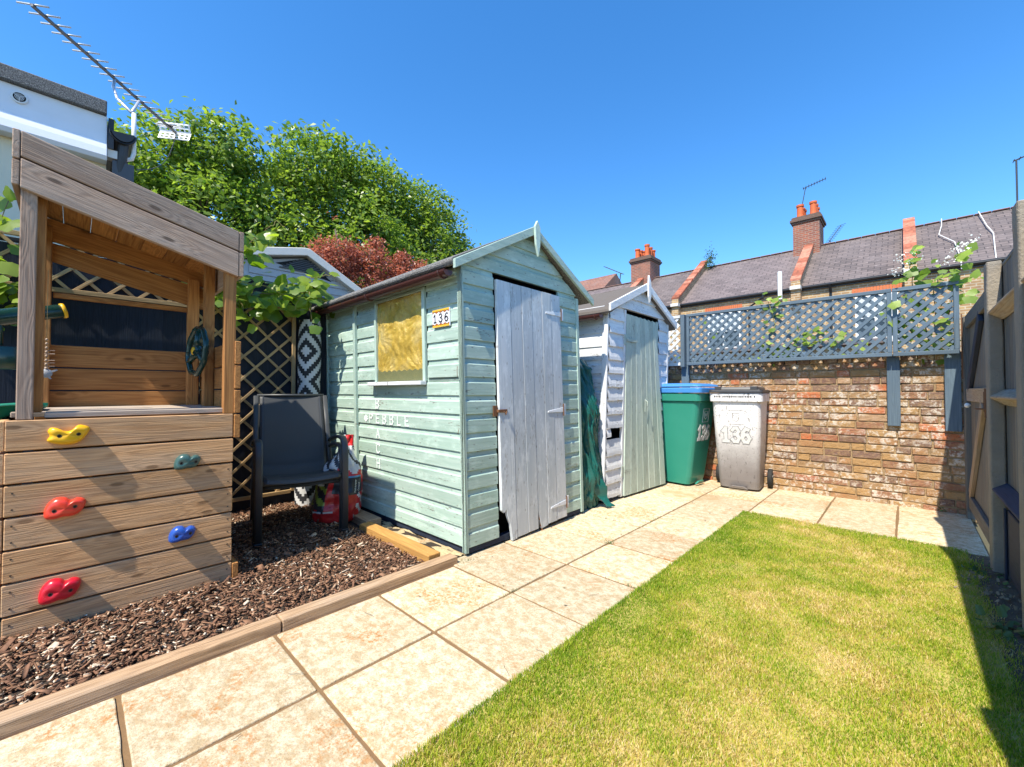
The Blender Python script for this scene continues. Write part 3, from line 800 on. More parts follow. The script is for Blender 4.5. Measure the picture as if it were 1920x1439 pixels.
# steering wheel on the right-hand post, telescope and slide on the left
def wheel():
    c = Vector((-2.97, .485, 1.235)); ax = Vector((.14, -1, .05)).normalized()
    s = ax.cross(Z).normalized(); u = s.cross(ax)
    mb = MB(); pts = []
    for k in range(49):
        a = 2 * math.pi * k / 48; r = .128 + .006 * (1 if (k // 3) % 2 else 0)
        pts.append(c + (s * math.cos(a) + u * math.sin(a)) * r)
    mb.tube(pts, .0155, 9, False)
    for k in range(3):
        a = 2 * math.pi * k / 3 + math.pi / 2; d = s * math.cos(a) + u * math.sin(a)
        mb.tube([c + d * .02, c + d * .07, c + d * .13], [.026, .018, .014], 8)
    mb.lathe([(.038, -.012), (.038, .008), (.03, .016)], c, ax, 20)
    mb.lathe([(.014, -.012), (.014, -.055)], c, ax, 12)
    wh = mb.build('steering_wheel', 'tel', PH, smooth=True)
    mb = MB(); mb.lathe([(.024, .014), (.022, .022), (.01, .026)], c, ax, 18); mb.build('hub', 'yel', wh, smooth=True)
wheel()
def telescope():
    a = Vector((-2.86, -.46, 1.255)); b = Vector((-2.93, -.030, 1.392)); t = (b - a)
    mb = MB()
    mb.tube([a, a + t * .40, a + t * .42, a + t * .70, a + t * .72, a + t * .97], [.043, .043, .037, .037, .033, .031], 22)
    mb.tube([a + t * .52, a + t * .52 + Vector((0, .0, -.12))], .018, 10)
    mb.box(-2.93, -2.87, -.26, -.13, 1.10, 1.20)
    tl = mb.build('telescope', 'tel', PH, smooth=False, bevel=.002)
    for p in tl.data.polygons: p.use_smooth = len(p.vertices) == 4
    mb = MB(); mb.lathe([(.0345, 0), (.0355, .006), (.0345, .013), (.026, .014)], a + t * .96, t, 22)
    mb.lathe([(.049, -.01), (.051, .03), (.047, .055)], a - t * .05, t, 22)
    mb.each('trim_ring', 'yel', tl, smooth=True)
telescope()
def slide():
    mb = MB(); n = 14
    prof = [(-.20, .11), (-.185, .115), (-.17, .03), (-.13, 0), (.13, 0), (.17, .03), (.185, .115), (.20, .11)]
    vs = []; fs = []
    for i in range(n + 1):
        t = i / n
        y = -.09 - 1.35 * t; z = .925 - .86 * (t ** 1.15) + .05 * math.sin(t * math.pi * 2) * .4
        lip = min(1, t * 5)
        for px, pz in prof: vs.append((-2.98 + px, y, z + pz * (.12 + .88 * lip)))
    k = len(prof)
    for i in range(n):
        for j in range(k - 1): fs.append((i * k + j, i * k + j + 1, (i + 1) * k + j + 1, (i + 1) * k + j))
    mb.add(vs, fs); mb.build('slide', 'slide', PH, smooth=True, solid=.006)
slide()

# hanging mobile with the turtle, inside the left opening
mb = MB(); c = Vector((-2.80, -.088, 0))
M['shell'] = plain('shell_beads', (.45, .33, .24), (.3, .2, .14), 90, .5)
HM = thing('hanging_mobile', 'string mobile of shells and sticks with a turtle, hanging inside the playhouse', 'mobile', (-2.80, -.088, 1.06))
mb.tube([c + Z * 1.55, c + Z * 1.08], .0010, 5); mb.build('string', 'stem', HM)
mb = MB()
for k in range(8):
    zz = 1.235 - k * .0185
    mb.lathe([(.002, -.006), (.0058, 0), (.002, .006)], c + Z * zz, Z, 8)
mb.each('bead', 'shell', HM, smooth=True)
mb = MB()
for zz in (1.185, 1.17, 1.141, 1.129, 1.114): mb.bar(c + Vector((-.006, -.02, zz)), c + Vector((.004, .026, zz + .002)), .005, .004)
mb.each('stick', 'ph_grey', HM)
mb = MB(); d = c + Z * 1.083
mb.lathe([(.004, -.004), (.018, -.002), (.02, .001), (.013, .005), (.004, .007)], d, (1, 0, 0), 14)
mb.lathe([(.003, -.003), (.006, 0), (.003, .003)], d + Vector((0, 0, .023)), (1, 0, 0), 10)
for sy, a in ((-1, .8), (1, .8)):
    mb.prism([d + Vector((0, sy * .012, .012)), d + Vector((0, sy * .032, .020)), d + Vector((0, sy * .036, .014)), d + Vector((0, sy * .016, .004))], (.003, 0, 0))
    mb.prism([d + Vector((0, sy * .010, -.012)), d + Vector((0, sy * .018, -.024)), d + Vector((0, sy * .012, -.026)), d + Vector((0, sy * .004, -.016))], (.003, 0, 0))
mb.build('turtle', 'grey_wall', HM)

# ------------------------------------------------------------------ back fence, trellis, rug
BF = thing('board_fence', 'dark navy close board fence behind the playhouse and chairs', 'fence', (-4.04, -.5, 0))
mb = MB(); y = -3.4
while y < 1.56:
    mb.box(-4.038 - random.uniform(0, .008), -4.018 - random.uniform(0, .004), y, y + .1225, 0, 1.93 + random.uniform(-.004, .004)); y += .1165
mb.build('boards', 'fence_dark', BF, bevel=.002)
mb = MB(); mb.box(-4.05, -4.01, -3.4, 1.56, 1.936, 1.962); mb.build('capping', 'fence_dark', BF, bevel=.003)
mb = MB(); mb.box(-4.0, -3.93, 1.565, 1.64, 0, 1.86); mb.build('post', 'fence_dark', BF, bevel=.004)

def lattice(mb, u0, u1, v0, v1, P, U, V_, N, pitch, w, t):
    """two crossed layers of diagonal slats clipped to the rectangle"""
    for sgn, off in ((-1, 0.), (1, t)):
        k = u0 - (v1 - v0) - 1
        c = (u0 - (v1 - v0)) if sgn > 0 else u0
        e = u1 if sgn > 0 else u1 + (v1 - v0)
        c += pitch * .5
        while c < e:
            # line u = c + sgn*(v-v0)
            va, vb = v0, v1
            if sgn > 0: va = max(v0, v0 + (u0 - c)); vb = min(v1, v0 + (u1 - c))
            else: va = max(v0, v0 + (c - u1)); vb = min(v1, v0 + (c - u0))
            if vb - va > .012:
                a = P + U * (c + sgn * (va - v0)) + V_ * va + N * off; b = P + U * (c + sgn * (vb - v0)) + V_ * vb + N * off
                mb.bar(a, b, w, t, N)
            c += pitch

def trellis_panel(lab, y0, y1, z0, z1, pitch):
    T = thing('trellis', lab, 'trellis', (-3.99, (y0 + y1) / 2, z0))
    mb = MB(); X0 = Vector((-4.003, 0, 0))
    lattice(mb, y0, y1, z0, z1, X0, Vector((0, 1, 0)), Z, Vector((1, 0, 0)), pitch, .02, .008)
    mb.build('lattice', 'lattice_w', T, bevel=.0015)
    mb = MB()
    for a, b in (((-3.98, y0, z0), (-3.98, y0, z1)), ((-3.98, y1, z0), (-3.98, y1, z1))): mb.bar(a, b, .03, .02, (1, 0, 0))
    for zz in (z0, z1): mb.bar((-3.978, y0 + .016, zz), (-3.978, y1 - .016, zz), .02, .03)
    mb.build('frame', 'lattice_w', T, bevel=.002)
trellis_panel('natural wood trellis on the dark fence behind the stacked chairs', .63, 1.35, .12, 1.76, .178)
trellis_panel('natural wood trellis on the fence seen through the playhouse opening', -.42, .61, 1.66, 1.98, .16)

def rug():
    mb = MB(); nA, cell = 32, .0205; r = .098
    c0 = Vector((-3.84, 1.425, .0)); lean = Vector((-.06, .035, 1.64)); nz = int(1.64 / cell)
    vs = []
    for j in range(nz + 1):
        cc = c0 + lean * (j / nz); rr = r * (1 + .05 * math.sin(j * .12) - .1 * (j / nz))
        for i in range(nA):
            a = 2 * math.pi * i / nA
            vs.append(cc + Vector((math.cos(a) * rr, math.sin(a) * rr, 0)))
    fs = []; mi = []
    for j in range(nz):
        for i in range(nA):
            fs.append((j * nA + i, j * nA + (i + 1) % nA, (j + 1) * nA + (i + 1) % nA, (j + 1) * nA + i))
            # the near face of the roll points to the camera (about +X -Y)
            u = abs(((i + 4 + 16) % nA) - 16)
            v = j % 26; v = abs(v - 13)
            d = u + v
            mi.append(1 if (d // 3) % 2 == (0 if j % 52 < 26 else 0) else 0)
    mb.add(vs, fs); mb.m = mi
    mb.mat = 0
    top = c0 + lean
    mb.lathe([(r * .9, -.002), (r * .7, -.004), (r * .3, -.03)], top, Z, 24)
    o = mb.build('rolled_rug', ['rugb', 'rugw'], loc=c0)
    tag(o, 'rolled black and white patterned outdoor rug standing in the corner', 'rug')
M['rugb'] = plain('black_rug_weave', (.018, .018, .022), rough=.7, bmp=.4, bscale=300)
M['rugw'] = plain('white_rug_weave', (.62, .62, .62), (.5, .5, .5), 60, .7, .4, 300)
rug()

# ------------------------------------------------------------------ stacked garden chairs
def arc(p, q, r, n=5):
    return [p.lerp(q, k / n) for k in range(n + 1)]
def chair(name, lab, loc, rz, grp):
    T = thing(name, lab, 'chair', (0, 0, 0), grp)
    def smooth_path(pts, rad=.07, n=6):
        out = [Vector(pts[0])]
        for a, b, c in zip(pts, pts[1:], pts[2:]):
            a, b, c = Vector(a), Vector(b), Vector(c)
            r1 = min(rad, (a - b).length * .45, (c - b).length * .45)
            p, q = b + (a - b).normalized() * r1, b + (c - b).normalized() * r1
            for k in range(n + 1):
                t = k / n; out.append(p * (1 - t) ** 2 + b * 2 * t * (1 - t) + q * t * t)
        out.append(Vector(pts[-1])); return out
    def flat(mb, pts, wy, th):
        # flat oval tube: wide in Y
        for a, b in zip(pts, pts[1:]):
            pass
        vs = []; fs = []; k = len(pts)
        for i, p in enumerate(pts):
            t = (pts[min(i + 1, k - 1)] - pts[max(i - 1, 0)]).normalized(); s = Vector((0, 1, 0)); u = t.cross(s).normalized()
            for a in range(10):
                th_ = 2 * math.pi * a / 10
                cx, cy = math.cos(th_), math.sin(th_)
                sx = math.copysign(abs(cx) ** .5, cx); sy = math.copysign(abs(cy) ** .5, cy)
                vs.append(p + s * (wy / 2 * sx) + u * (th / 2 * sy))
        for i in range(k - 1):
            for j in range(10): fs.append((i * 10 + j, i * 10 + (j + 1) % 10, (i + 1) * 10 + (j + 1) % 10, (i + 1) * 10 + j))
        fs += [tuple(reversed(range(10))), tuple((k - 1) * 10 + j for j in range(10))]
        mb.add(vs, fs)
    for s in (-1, 1):
        mb = MB(); y = s * .262
        flat(mb, smooth_path([(.26, y, .02), (.245, y, .66), (-.02, y, .655), (-.26, y, .60)], .13, 8), .046, .024)
        mb.build('arm', 'chair_frame', T, smooth=True)
        mb = MB(); mb.box(.236, .282, y - .025, y + .025, 0, .028); mb.build('foot', 'blackp', T, bevel=.004)
        mb = MB(); flat(mb, smooth_path([(-.40, y * 1.0, .0), (-.26, y, .40), (-.30, y * .96, .62), (-.43, y * .94, .955)], .1), .036, .024)
        mb.build('leg', 'chair_frame', T, smooth=True)
    mb = MB()
    mb.tube([(.222, -.255, .385), (.222, .255, .385)], .0125, 10); mb.tube([(-.25, -.255, .37), (-.25, .255, .37)], .0125, 10)
    for s in (-1, 1): mb.bar((.235, s * .235, .402), (-.26, s * .235, .375), .022, .03)
    mb.build('seat_frame', 'chair_frame', T, smooth=False, bevel=.002)
    def slingf(u, v):
        # from front edge of the seat to the top of the back
        t = v
        pts = [(.262, .395), (.25, .418), (.18, .420), (0, .395), (-.19, .378), (-.255, .42), (-.285, .55), (-.345, .75), (-.395, .88), (-.421, .95), (-.433, .957), (-.440, .94)]
        k = t * (len(pts) - 1); i = min(int(k), len(pts) - 2); f = k - i
        x = pts[i][0] * (1 - f) + pts[i + 1][0] * f; z = pts[i][1] * (1 - f) + pts[i + 1][1] * f
        yy = (u - .5) * 2
        sag = (1 - yy * yy) * .016
        return Vector((x - (sag if z > .5 else 0), yy * (.232 - .02 * max(0, z - .5)), z - (sag if z < .5 else 0)))
    mb = MB(); mb.sheet(12, 44, slingf); sl_ = mb.build('sling', 'sling', T, smooth=True, solid=.004)
    mb = MB()
    for s in (-1, 1):
        f = lambda u, v, s=s: slingf(.5 + s * (.44 + u * .02), v) + Vector((.002, 0, .003))
        mb.sheet(1, 44, f)
    mb.each('seam', 'chair_frame', sl_, smooth=True)
    mb = MB()
    mb.tube([(-.431, -.24, .960), (-.431, .24, .960)], .011, 8); mb.build('top_rail', 'chair_frame', T, smooth=True)
    T.location = loc; T.rotation_euler = (0, 0, rz); WL[T] = Vector(loc)
    return T
ch1 = chair('garden_chair', 'charcoal mesh garden chair, upper one of the stack of two, beside the playhouse', (-3.19, 1.125, .012), R(-12), 'stacked garden chairs')
def copy_tree(o, parent=None):
    c = o.copy(); COL.objects.link(c)
    if parent is not None: c.parent = parent
    for k in list(o.children): copy_tree(k, c)
    return c
ch2 = copy_tree(ch1); ch2.location = (-3.25, 1.14, .004); ch2.scale = (1, 1, .92); ch2.rotation_euler = (0, 0, R(-13.5))
ch2['label'] = 'charcoal mesh garden chair, lower one of the stack, showing under the upper chair'

# ------------------------------------------------------------------ compost bag
def bag():
    B = thing('compost_bag', 'crumpled red and black compost bag leaning on the green shed', 'bag', (-3.2, 1.42, 0))
    H = .66; c = Vector((-3.20, 1.40, 0))
    fx = Vector((.80, -.60, 0)).normalized(); fy = Vector((.60, .80, 0)).normalized()    # fx: front normal, fy: width
    prof = [(0, .10, .07), (.03, .155, .105), (.12, .175, .12), (.25, .168, .105), (.36, .15, .085), (.44, .12, .065), (.50, .075, .042), (.54, .052, .03), (.575, .045, .018), (.60, .036, .010)]
    def at(t):
        z = t * H
        for a, b in zip(prof, prof[1:]):
            if z <= b[0] + 1e-6:
                f = (z - a[0]) / (b[0] - a[0]); f = f * f * (3 - 2 * f) * .5 + f * .5
                return z, a[1] + (b[1] - a[1]) * f, a[2] + (b[2] - a[2]) * f
        return z, prof[-1][1], prof[-1][2]
    def fn(u, v):
        z, wx, wy = at(v); a = 2 * math.pi * u
        ca, sa = math.cos(a), math.sin(a)
        p = fy * (wx * math.copysign(abs(sa) ** .8, sa)) + fx * (wy * math.copysign(abs(ca) ** .8, ca))
        q = c + p + Z * z + Vector((0, .10, 0)) * (z / H) ** 1.5 + Vector((-.06, 0, 0)) * max(0, z - .4)
        k = fbm((ca * 1.6, sa * 1.6, z * 7), 1.6, 4)
        return q + (fx * ca + fy * sa) * (.016 * k + .007 * abs(math.sin(z * 60 + 4 * k)) * (1 if z > .42 else .25))
    mb = MB(); mb.sheet(64, 48, fn)
    mats = []
    for j in range(48):
        for i in range(64):
            u = (i + .5) / 64; z = (j + .5) / 48 * H; a = ((u + .5) % 1 - .5)
            wob = .02 * math.sin(a * 40) + .02 * math.sin(a * 17 + 2)
            if -.02 < a < .24 and .23 + wob * .3 < z < .345: m = 1          # dark text panel
            elif -.02 < a < .24 and .345 <= z < .362: m = 3                # blue strip
            elif a < -.05 and a > -.3 and .10 + wob < z < .29: m = 4 if ((z * 30 + a * 20) % 3) < 1.3 and z > .15 else 1
            elif z > .40 + wob and z < .58 and a > -.1: m = 2 if math.sin(a * 30 + z * 40) > -.7 else 1
            elif a < -.05 and z > .29: m = 2 if (z * 10 + a * 6) % 1 < .45 else 1
            elif a > .16 and z < .23: m = 2 if (z * 12 + a * 9) % 1 < .35 else 0
            elif z > .10 and z < .115 and a < 0: m = 2
            else: m = 0
            mats.append(m)
    mb.m = mats
    mb.build('sack', ['bagred', 'bagblack', 'bagwhite', 'baggreen_blue', 'baglime'], B, smooth=True)
    # lettering runs up the dark panel
    def surf(u, z): return fn(u, z / H)
    N0 = (fx * math.cos(.95) + fy * math.sin(.95)).normalized()
    o1 = surf(.128, .236) + N0 * .012; o2 = surf(.165, .245) + N0 * .012
    up = (surf(.10, .34) - surf(.10, .23)).normalized()
    left = -(N0.cross(up)).normalized() * -1
    yd = up.cross(N0).normalized() * -1
    yd = N0.cross(up).normalized()
    for t_, o_ in (('Multi-purpose', o1), ('Compost', o2)):
        text_mb(t_, .021, o_, up, -up.cross(N0) * -1 if False else N0.cross(up), .001, .8).build('lettering', 'white_letter', B)
M['bagred'] = plain('red_bag_film', (.55, .022, .02), (.48, .015, .02), 9, .3, .4, 30, .01)
M['bagblack'] = plain('black_bag_film', (.03, .035, .045), (.02, .02, .028), 9, .3, .4, 30, .01)
M['bagwhite'] = plain('white_bag_film', (.66, .66, .66), (.55, .55, .57), 9, .3, .4, 30, .01)
M['baggreen_blue'] = plain('blue_bag_print', (.12, .32, .55), (.1, .28, .5), 9, .3)
M['baglime'] = plain('lime_bag_print', (.30, .38, .05), (.2, .25, .05), 20, .3)
bag()

# ------------------------------------------------------------------ sheds
def shiplap(mb, O, A, N, s0, s1, zk, h=.116, clip=None):
    """one board: face, then a scooped top edge under the board above"""
    q = random.uniform(-.0012, .0012)
    P = [(-.026, 0), (q, 0), (q, .077), (-.0075, .086), (-.0105, h - .005), (-.0105, h + .002), (-.026, h + .002)]
    vs = []
    for end in (0, 1):
        for n_, z in P:
            a, b = (s0, s1) if clip is None else clip(zk + z)
            vs.append(O + A * (a if end == 0 else b) + N * n_ + Z * (zk + z))
    k = len(P)
    fs = [tuple(reversed(range(k))), tuple(range(k, 2 * k))] + [(i, (i + 1) % k, k + (i + 1) % k, k + i) for i in range(k)]
    if A.cross(Z).dot(N) > 0: fs = [tuple(reversed(f)) for f in fs]
    mb.add(vs, fs, (A, Z, N))

def waney(mb, O, A, N, s0, s1, zk, h=.125, clip=None, seed=0, amp=.006):
    """feather-edge board with a wandering lower edge and rough face"""
    n = 14; vs = []; fs = []
    for i in range(n + 1):
        t = i / n
        wv = amp * (mn.noise(Vector((t * (s1 - s0) * 9, zk * 7, seed))) + .5 * mn.noise(Vector((t * (s1 - s0) * 30, zk * 7, seed + 4))))
        zb, zt = zk + wv, zk + h + .02
        for z, nn in ((zb, -.02), (zb, .016), (zb + .03, .014), (zt, -.006), (zt, -.02)):
            a, b = (s0, s1) if clip is None else clip(z)
            vs.append(O + A * (a + (b - a) * t) + N * (nn + .002 * mn.noise(Vector((t * 9, z * 30, seed)))) + Z * z)
    for i in range(n):
        for j in range(4): fs.append((i * 5 + j, i * 5 + j + 1, (i + 1) * 5 + j + 1, (i + 1) * 5 + j))
    if A.cross(Z).dot(N) > 0: fs = [tuple(reversed(f)) for f in fs]
    mb.add(vs, fs, (A, Z, N))

AX, AY = Vector((1, 0, 0)), Vector((0, 1, 0))
def gutter(parent, xf, x0, x1, y, z, r=.036, brackets=()):
    mb = MB(xf); n = 10; vs = []; fs = []
    for x in (x0, x1):
        for rr in (r, r - .004):
            for k in range(n + 1):
                a = math.pi + math.pi * k / n
                vs.append((x, y + math.cos(a) * rr, z + math.sin(a) * rr))
    q = n + 1
    for k in range(n):
        fs.append((k, k + 1, 2 * q + k + 1, 2 * q + k)); fs.append((q + k + 1, q + k, 3 * q + k, 3 * q + k + 1))
    fs += [(0, 2 * q, 3 * q, q), (n, q + n, 3 * q + n, 2 * q + n)]
    mb.add(vs, fs)
    for xe in (x0, x1):                                    # stop ends with a raised rim
        d = .006 if xe == x1 else -.006
        mb.prism([(xe, y + math.cos(math.pi + math.pi * k / n) * (r + .001), z + .002 + math.sin(math.pi + math.pi * k / n) * (r + .001)) for k in range(n + 1)], (d, 0, 0))
    for xb, wb in [(x1 - .05, .016)] + [(b, .02) for b in brackets]:
        mb.tube([(xb, y + math.cos(math.pi + math.pi * k / n) * (r + .003), z + math.sin(math.pi + math.pi * k / n) * (r + .003)) for k in range(n + 1)], .008, 6)
    return mb.build('gutter', 'gutter', parent, bevel=.001)

# --- green shed
def shed1():
    xf = lambda p: p + Vector((-.030, -.030, 0)) * (p.z / 1.79)
    X1, X0, Y0, Y1 = -1.94, -3.93, 1.654, 2.885
    YR, ZR, ZE, sl_ = 2.30, 2.165, 1.765, None
    S = thing('garden_shed', 'mint green wooden shed with a lilac door and a gold covered window', 'shed', (-2.9, 2.27, 0))
    # dark core and bearers
    mb = MB(xf); mb.box(X0 + .03, -2.06, Y0 + .03, Y1 - .03, .03, 1.76)
    mb.prism([(X0 + .03, Y0 + .03, 1.762), (X0 + .03, Y1 - .03, 1.762), (X0 + .03, YR, ZR - .03)], (1.86, 0, 0))
    mb.build('interior', 'dark', S)
    mb = MB(xf)
    for yy in (Y0 + .05, (Y0 + Y1) / 2, Y1 - .06): mb.box(X0, X1 - .02, yy - .035, yy + .035, .004, .046)
    mb.box(X1 - .055, X1 - .012, Y0 + .02, Y1 - .02, .012, .05)
    mb.each('bearer', 'fence_navy', S)
    bd = MB(xf)
    # window wall (facing the camera side)
    WX0, WX1, WZ0, WZ1 = -3.0, -2.335, 1.075, 1.71
    for k in range(15):
        zk = .050 + .116 * k; zt = zk + .118
        for a, b in ((X0 + .035, -3.352), (-3.315, X1 - .028)):
            if zt > WZ0 and zk < WZ1 and a > -3.33:
                if zk < WZ0:
                    shiplap(bd, Vector((0, Y0, 0)), AX, -AY, a, b, zk, min(.116, WZ0 - zk) if False else .116) if zk + .06 < WZ0 else None
                shiplap(bd, Vector((0, Y0, 0)), AX, -AY, a, WX0, zk); shiplap(bd, Vector((0, Y0, 0)), AX, -AY, WX1 + .02, b, zk)
            else:
                shiplap(bd, Vector((0, Y0, 0)), AX, -AY, a, b, zk)
    # far side, rear
    for k in range(15):
        zk = .050 + .116 * k
        shiplap(bd, Vector((0, Y1, 0)), AX, AY, X0, X1 - .02, zk); shiplap(bd, Vector((X0, 0, 0)), AY, -AX, Y0, Y1, zk)
    # door wall
    DY0, DY1 = 1.926, 2.635
    for k in range(15):
        zk = .050 + .116 * k
        shiplap(bd, Vector((X1, 0, 0)), AY, AX, Y0 + .004, DY0, zk); shiplap(bd, Vector((X1, 0, 0)), AY, AX, DY1, Y1 - .02, zk)
    for k in range(4):
        zk = 1.79 + .116 * k
        cl = lambda z: (max(Y0, YR - (ZR - z) / (ZR - ZE) * (YR - Y0 + .03)), min(Y1, YR + (ZR - z) / (ZR - ZE) * (Y1 - YR + .03)))
        if zk < ZR - .05:
            top = min(.116, ZR - zk - .004)
            def cl2(z, cl=cl):
                a, b = cl(min(z, ZR - .004)); return a, b
            shiplap(bd, Vector((X1, 0, 0)), AY, AX, 0, 0, zk, .116, cl2)
    bd.build('cladding', 'mint', S, bevel=.0012)
    mb = MB(xf)
    mb.box(X1 - .030, X1 + .003, Y0 - .012, Y0 + .010, .02, 1.77); mb.box(X1 - .034, X1 + .003, Y0 - .012, Y0 + .0, .02, 1.77)
    mb.box(X0 - .004, X0 + .036, Y0 - .012, Y0 + .012, .02, 1.77)
    mb.box(-3.352, -3.315, Y0 - .022, Y0 + .004, .02, 1.77)
    mb.box(X1 - .012, X1 + .006, Y1 - .022, Y1 + .012, .02, 1.77)
    mb.box(X0 + .05, X1 - .04, Y0 - .016, Y0 + .002, 1.715, 1.768)
    mb.each('corner_trim', 'mint_trim', S, bevel=.002)
    # roof: two felted slopes with a soft rolled edge at the eaves
    mb = MB(xf)
    XA, XB = X0 - .08, X1 + .045
    EL, ER = (1.565, 1.775), (3.03, 1.775)
    def slope(e, top):
        pts = [(e[0], e[1] - .036), (e[0] + (.012 if e[0] < top[0] else -.012), e[1] - .052)]
        th = .026
        n = 9
        d = Vector((top[0] - e[0], top[1] - e[1])); L = d.length; d /= L; nn = Vector((-d.y, d.x)) if d.x > 0 else Vector((d.y, -d.x))
        prof = []
        for k in range(7):                                # rolled edge
            a = -math.pi * .5 + math.pi * k / 6
            prof.append((e[0] - d.x * .0 - d.x * .022 * math.cos(a) + nn.x * .022 * math.sin(a) , e[1] - d.y * .022 * math.cos(a) + nn.y * .022 * math.sin(a)))
        prof += [(top[0] + nn.x * .018 * 0, top[1] + .012), (top[0], top[1] - .02)]
        nx = 40; k = len(prof); vs = []; fs = []
        for i in range(nx + 1):
            x = XA + (XB - XA) * i / nx
            for j, (y, z) in enumerate(prof):
                wv = .006 * mn.noise(Vector((x * 3.1, j * .8, e[0]))) + .004 * mn.noise(Vector((x * 11, j * .8, e[0])))
                vs.append((x, y, z + (wv if j < 7 else .3 * wv)))
        for i in range(nx):
            for j in range(k): fs.append((i * k + j, i * k + (j + 1) % k, (i + 1) * k + (j + 1) % k, (i + 1) * k + j))
        fs += [tuple(range(k)), tuple(nx * k + j for j in reversed(range(k)))]
        mb.add(vs, fs)
    slope(EL, (YR, ZR + .012)); slope(ER, (YR, ZR + .012))
    mb.each('roof', 'felt', S, smooth=False)
    mb = MB(xf)
    for e in (EL, ER):
        s = 1 if e[0] < YR else -1
        z0 = lambda y: ZR + .026 - abs(y - YR) * (ZR + .012 - e[1]) / abs(e[0] - YR)
        ye = e[0] - s * .012
        mb.prism([(XB - .002, ye, z0(ye) - .056), (XB - .002, YR, z0(YR) - .062), (XB - .002, YR, z0(YR)), (XB - .002, ye, z0(ye) + .0)], (.022, 0, 0), (Vector((0, 1, s * .55)).normalized(), Z, AX))
    mb.each('barge_board', 'mint_trim', S, bevel=.003)
    mb = MB(xf)
    mb.prism([(XB + .022, YR - .030, ZR + .01), (XB + .022, YR - .022, ZR - .12), (XB + .022, YR, ZR - .20), (XB + .022, YR + .022, ZR - .12), (XB + .022, YR + .030, ZR + .01), (XB + .022, YR, ZR + .06)], (.018, 0, 0), (Z, AY, AX))
    mb.build('finial', 'mint_trim', S, bevel=.002)
    gutter(S, xf, X0 - .05, X1 - .03, 1.570, 1.735, .036, (-2.93,))
    # window
    mb = MB(xf)
    mb.box(WX0 - .004, WX0 + .022, Y0 - .014, Y0 + .01, WZ0, WZ1); mb.box(WX1 - .020, WX1 + .010, Y0 - .014, Y0 + .01, WZ0, WZ1)
    mb.box(WX0 + .022, WX1 - .02, Y0 - .012, Y0 + .01, WZ1 - .02, WZ1)
    W = mb.build('window', 'mint_trim', S, bevel=.002)
    mb = MB(xf)
    def film(u, v):
        x = WX0 + .022 + u * (WX1 - WX0 - .042); z = WZ0 + .02 + v * (WZ1 - WZ0 - .04)
        p = Vector((u, v)); d = 0
        for cx, cz, f, am in ((0., .55, 20, .006), (0., .02, 34, .008), (1., .03, 30, .007), (1., .72, 26, .006)):
            q = Vector((u - cx, v - cz)); r = q.length; a = math.atan2(q.y, q.x)
            d += am * math.exp(-(r / .45) ** 2) * abs(math.sin(a * f * .5 + 3 * mn.noise(Vector((cx * 5, a * 2, r * 2))))) ** .6 * min(1, r * 6)
        bulge = .030 * math.sin(math.pi * u) * math.sin(math.pi * min(1, v * 1.4)) if v < .72 else 0.
        return Vector((x, Y0 + .016 - d * 1.3 - .012 * (mn.noise(Vector((u * 3, v * 3, 1))) + .8 * abs(mn.noise(Vector((u * 6 + v * 3, v * 7 - u * 2, 5)))) + .4 * mn.noise(Vector((u * 17, v * 9, 2)))), z))
    mb.sheet(70, 66, film)
    F = mb.build('film', 'foil', W, smooth=True)
    mb = MB(xf)                                                # cut zig-zag hem at the bottom of the film
    n = 18; zz = WZ0 + .075
    poly = [(WX0 + .024, Y0 - .0022, WZ0 + .004), (WX1 - .022, Y0 - .0022, WZ0 + .004)]
    for k in range(n, -1, -1):
        poly.append((WX0 + .024 + (WX1 - WX0 - .046) * k / n, Y0 - .0022, zz + (.012 if k % 2 else 0)))
    mb.prism(poly, (0, .002, 0)); mb.build('hem', 'hemgrey', W)
    mb = MB(xf); mb.box(WX0 + .02, WX1 - .02, Y0 - .006, Y0 - .003, WZ0 + .003, WZ1 - .02); mb.build('pane', 'glass', W)
    mb = MB(xf); mb.box(WX0 - .05, WX1 + .012, Y0 - .055, Y0 - .004, WZ0 - .028, WZ0 - .001); mb.build('sill', 'white_p', W, bevel=.003)
    mb = MB(xf)
    # number plate: white tile with digits and zig-zag glazed borders
    tx0, tx1, tz0, tz1, ty = -2.235, -2.055, 1.418, 1.535, Y0 - .010
    mb.box(tx0, tx1, ty, Y0 + .001, tz0, tz1)
    T = mb.build('number_plate', 'tile', S, bevel=.002)
    wq = (tx1 - tx0) / 3
    for k in range(3):
        mb = MB(xf)
        blockfont(mb, '136'[k], Vector((tx0 + wq * (k + .5) - .017, ty - .001, tz0 + .034)), AX, Z, .034, .050, .0068, -AY, .0015)
        mb.build('digit', 'black_ink', T)
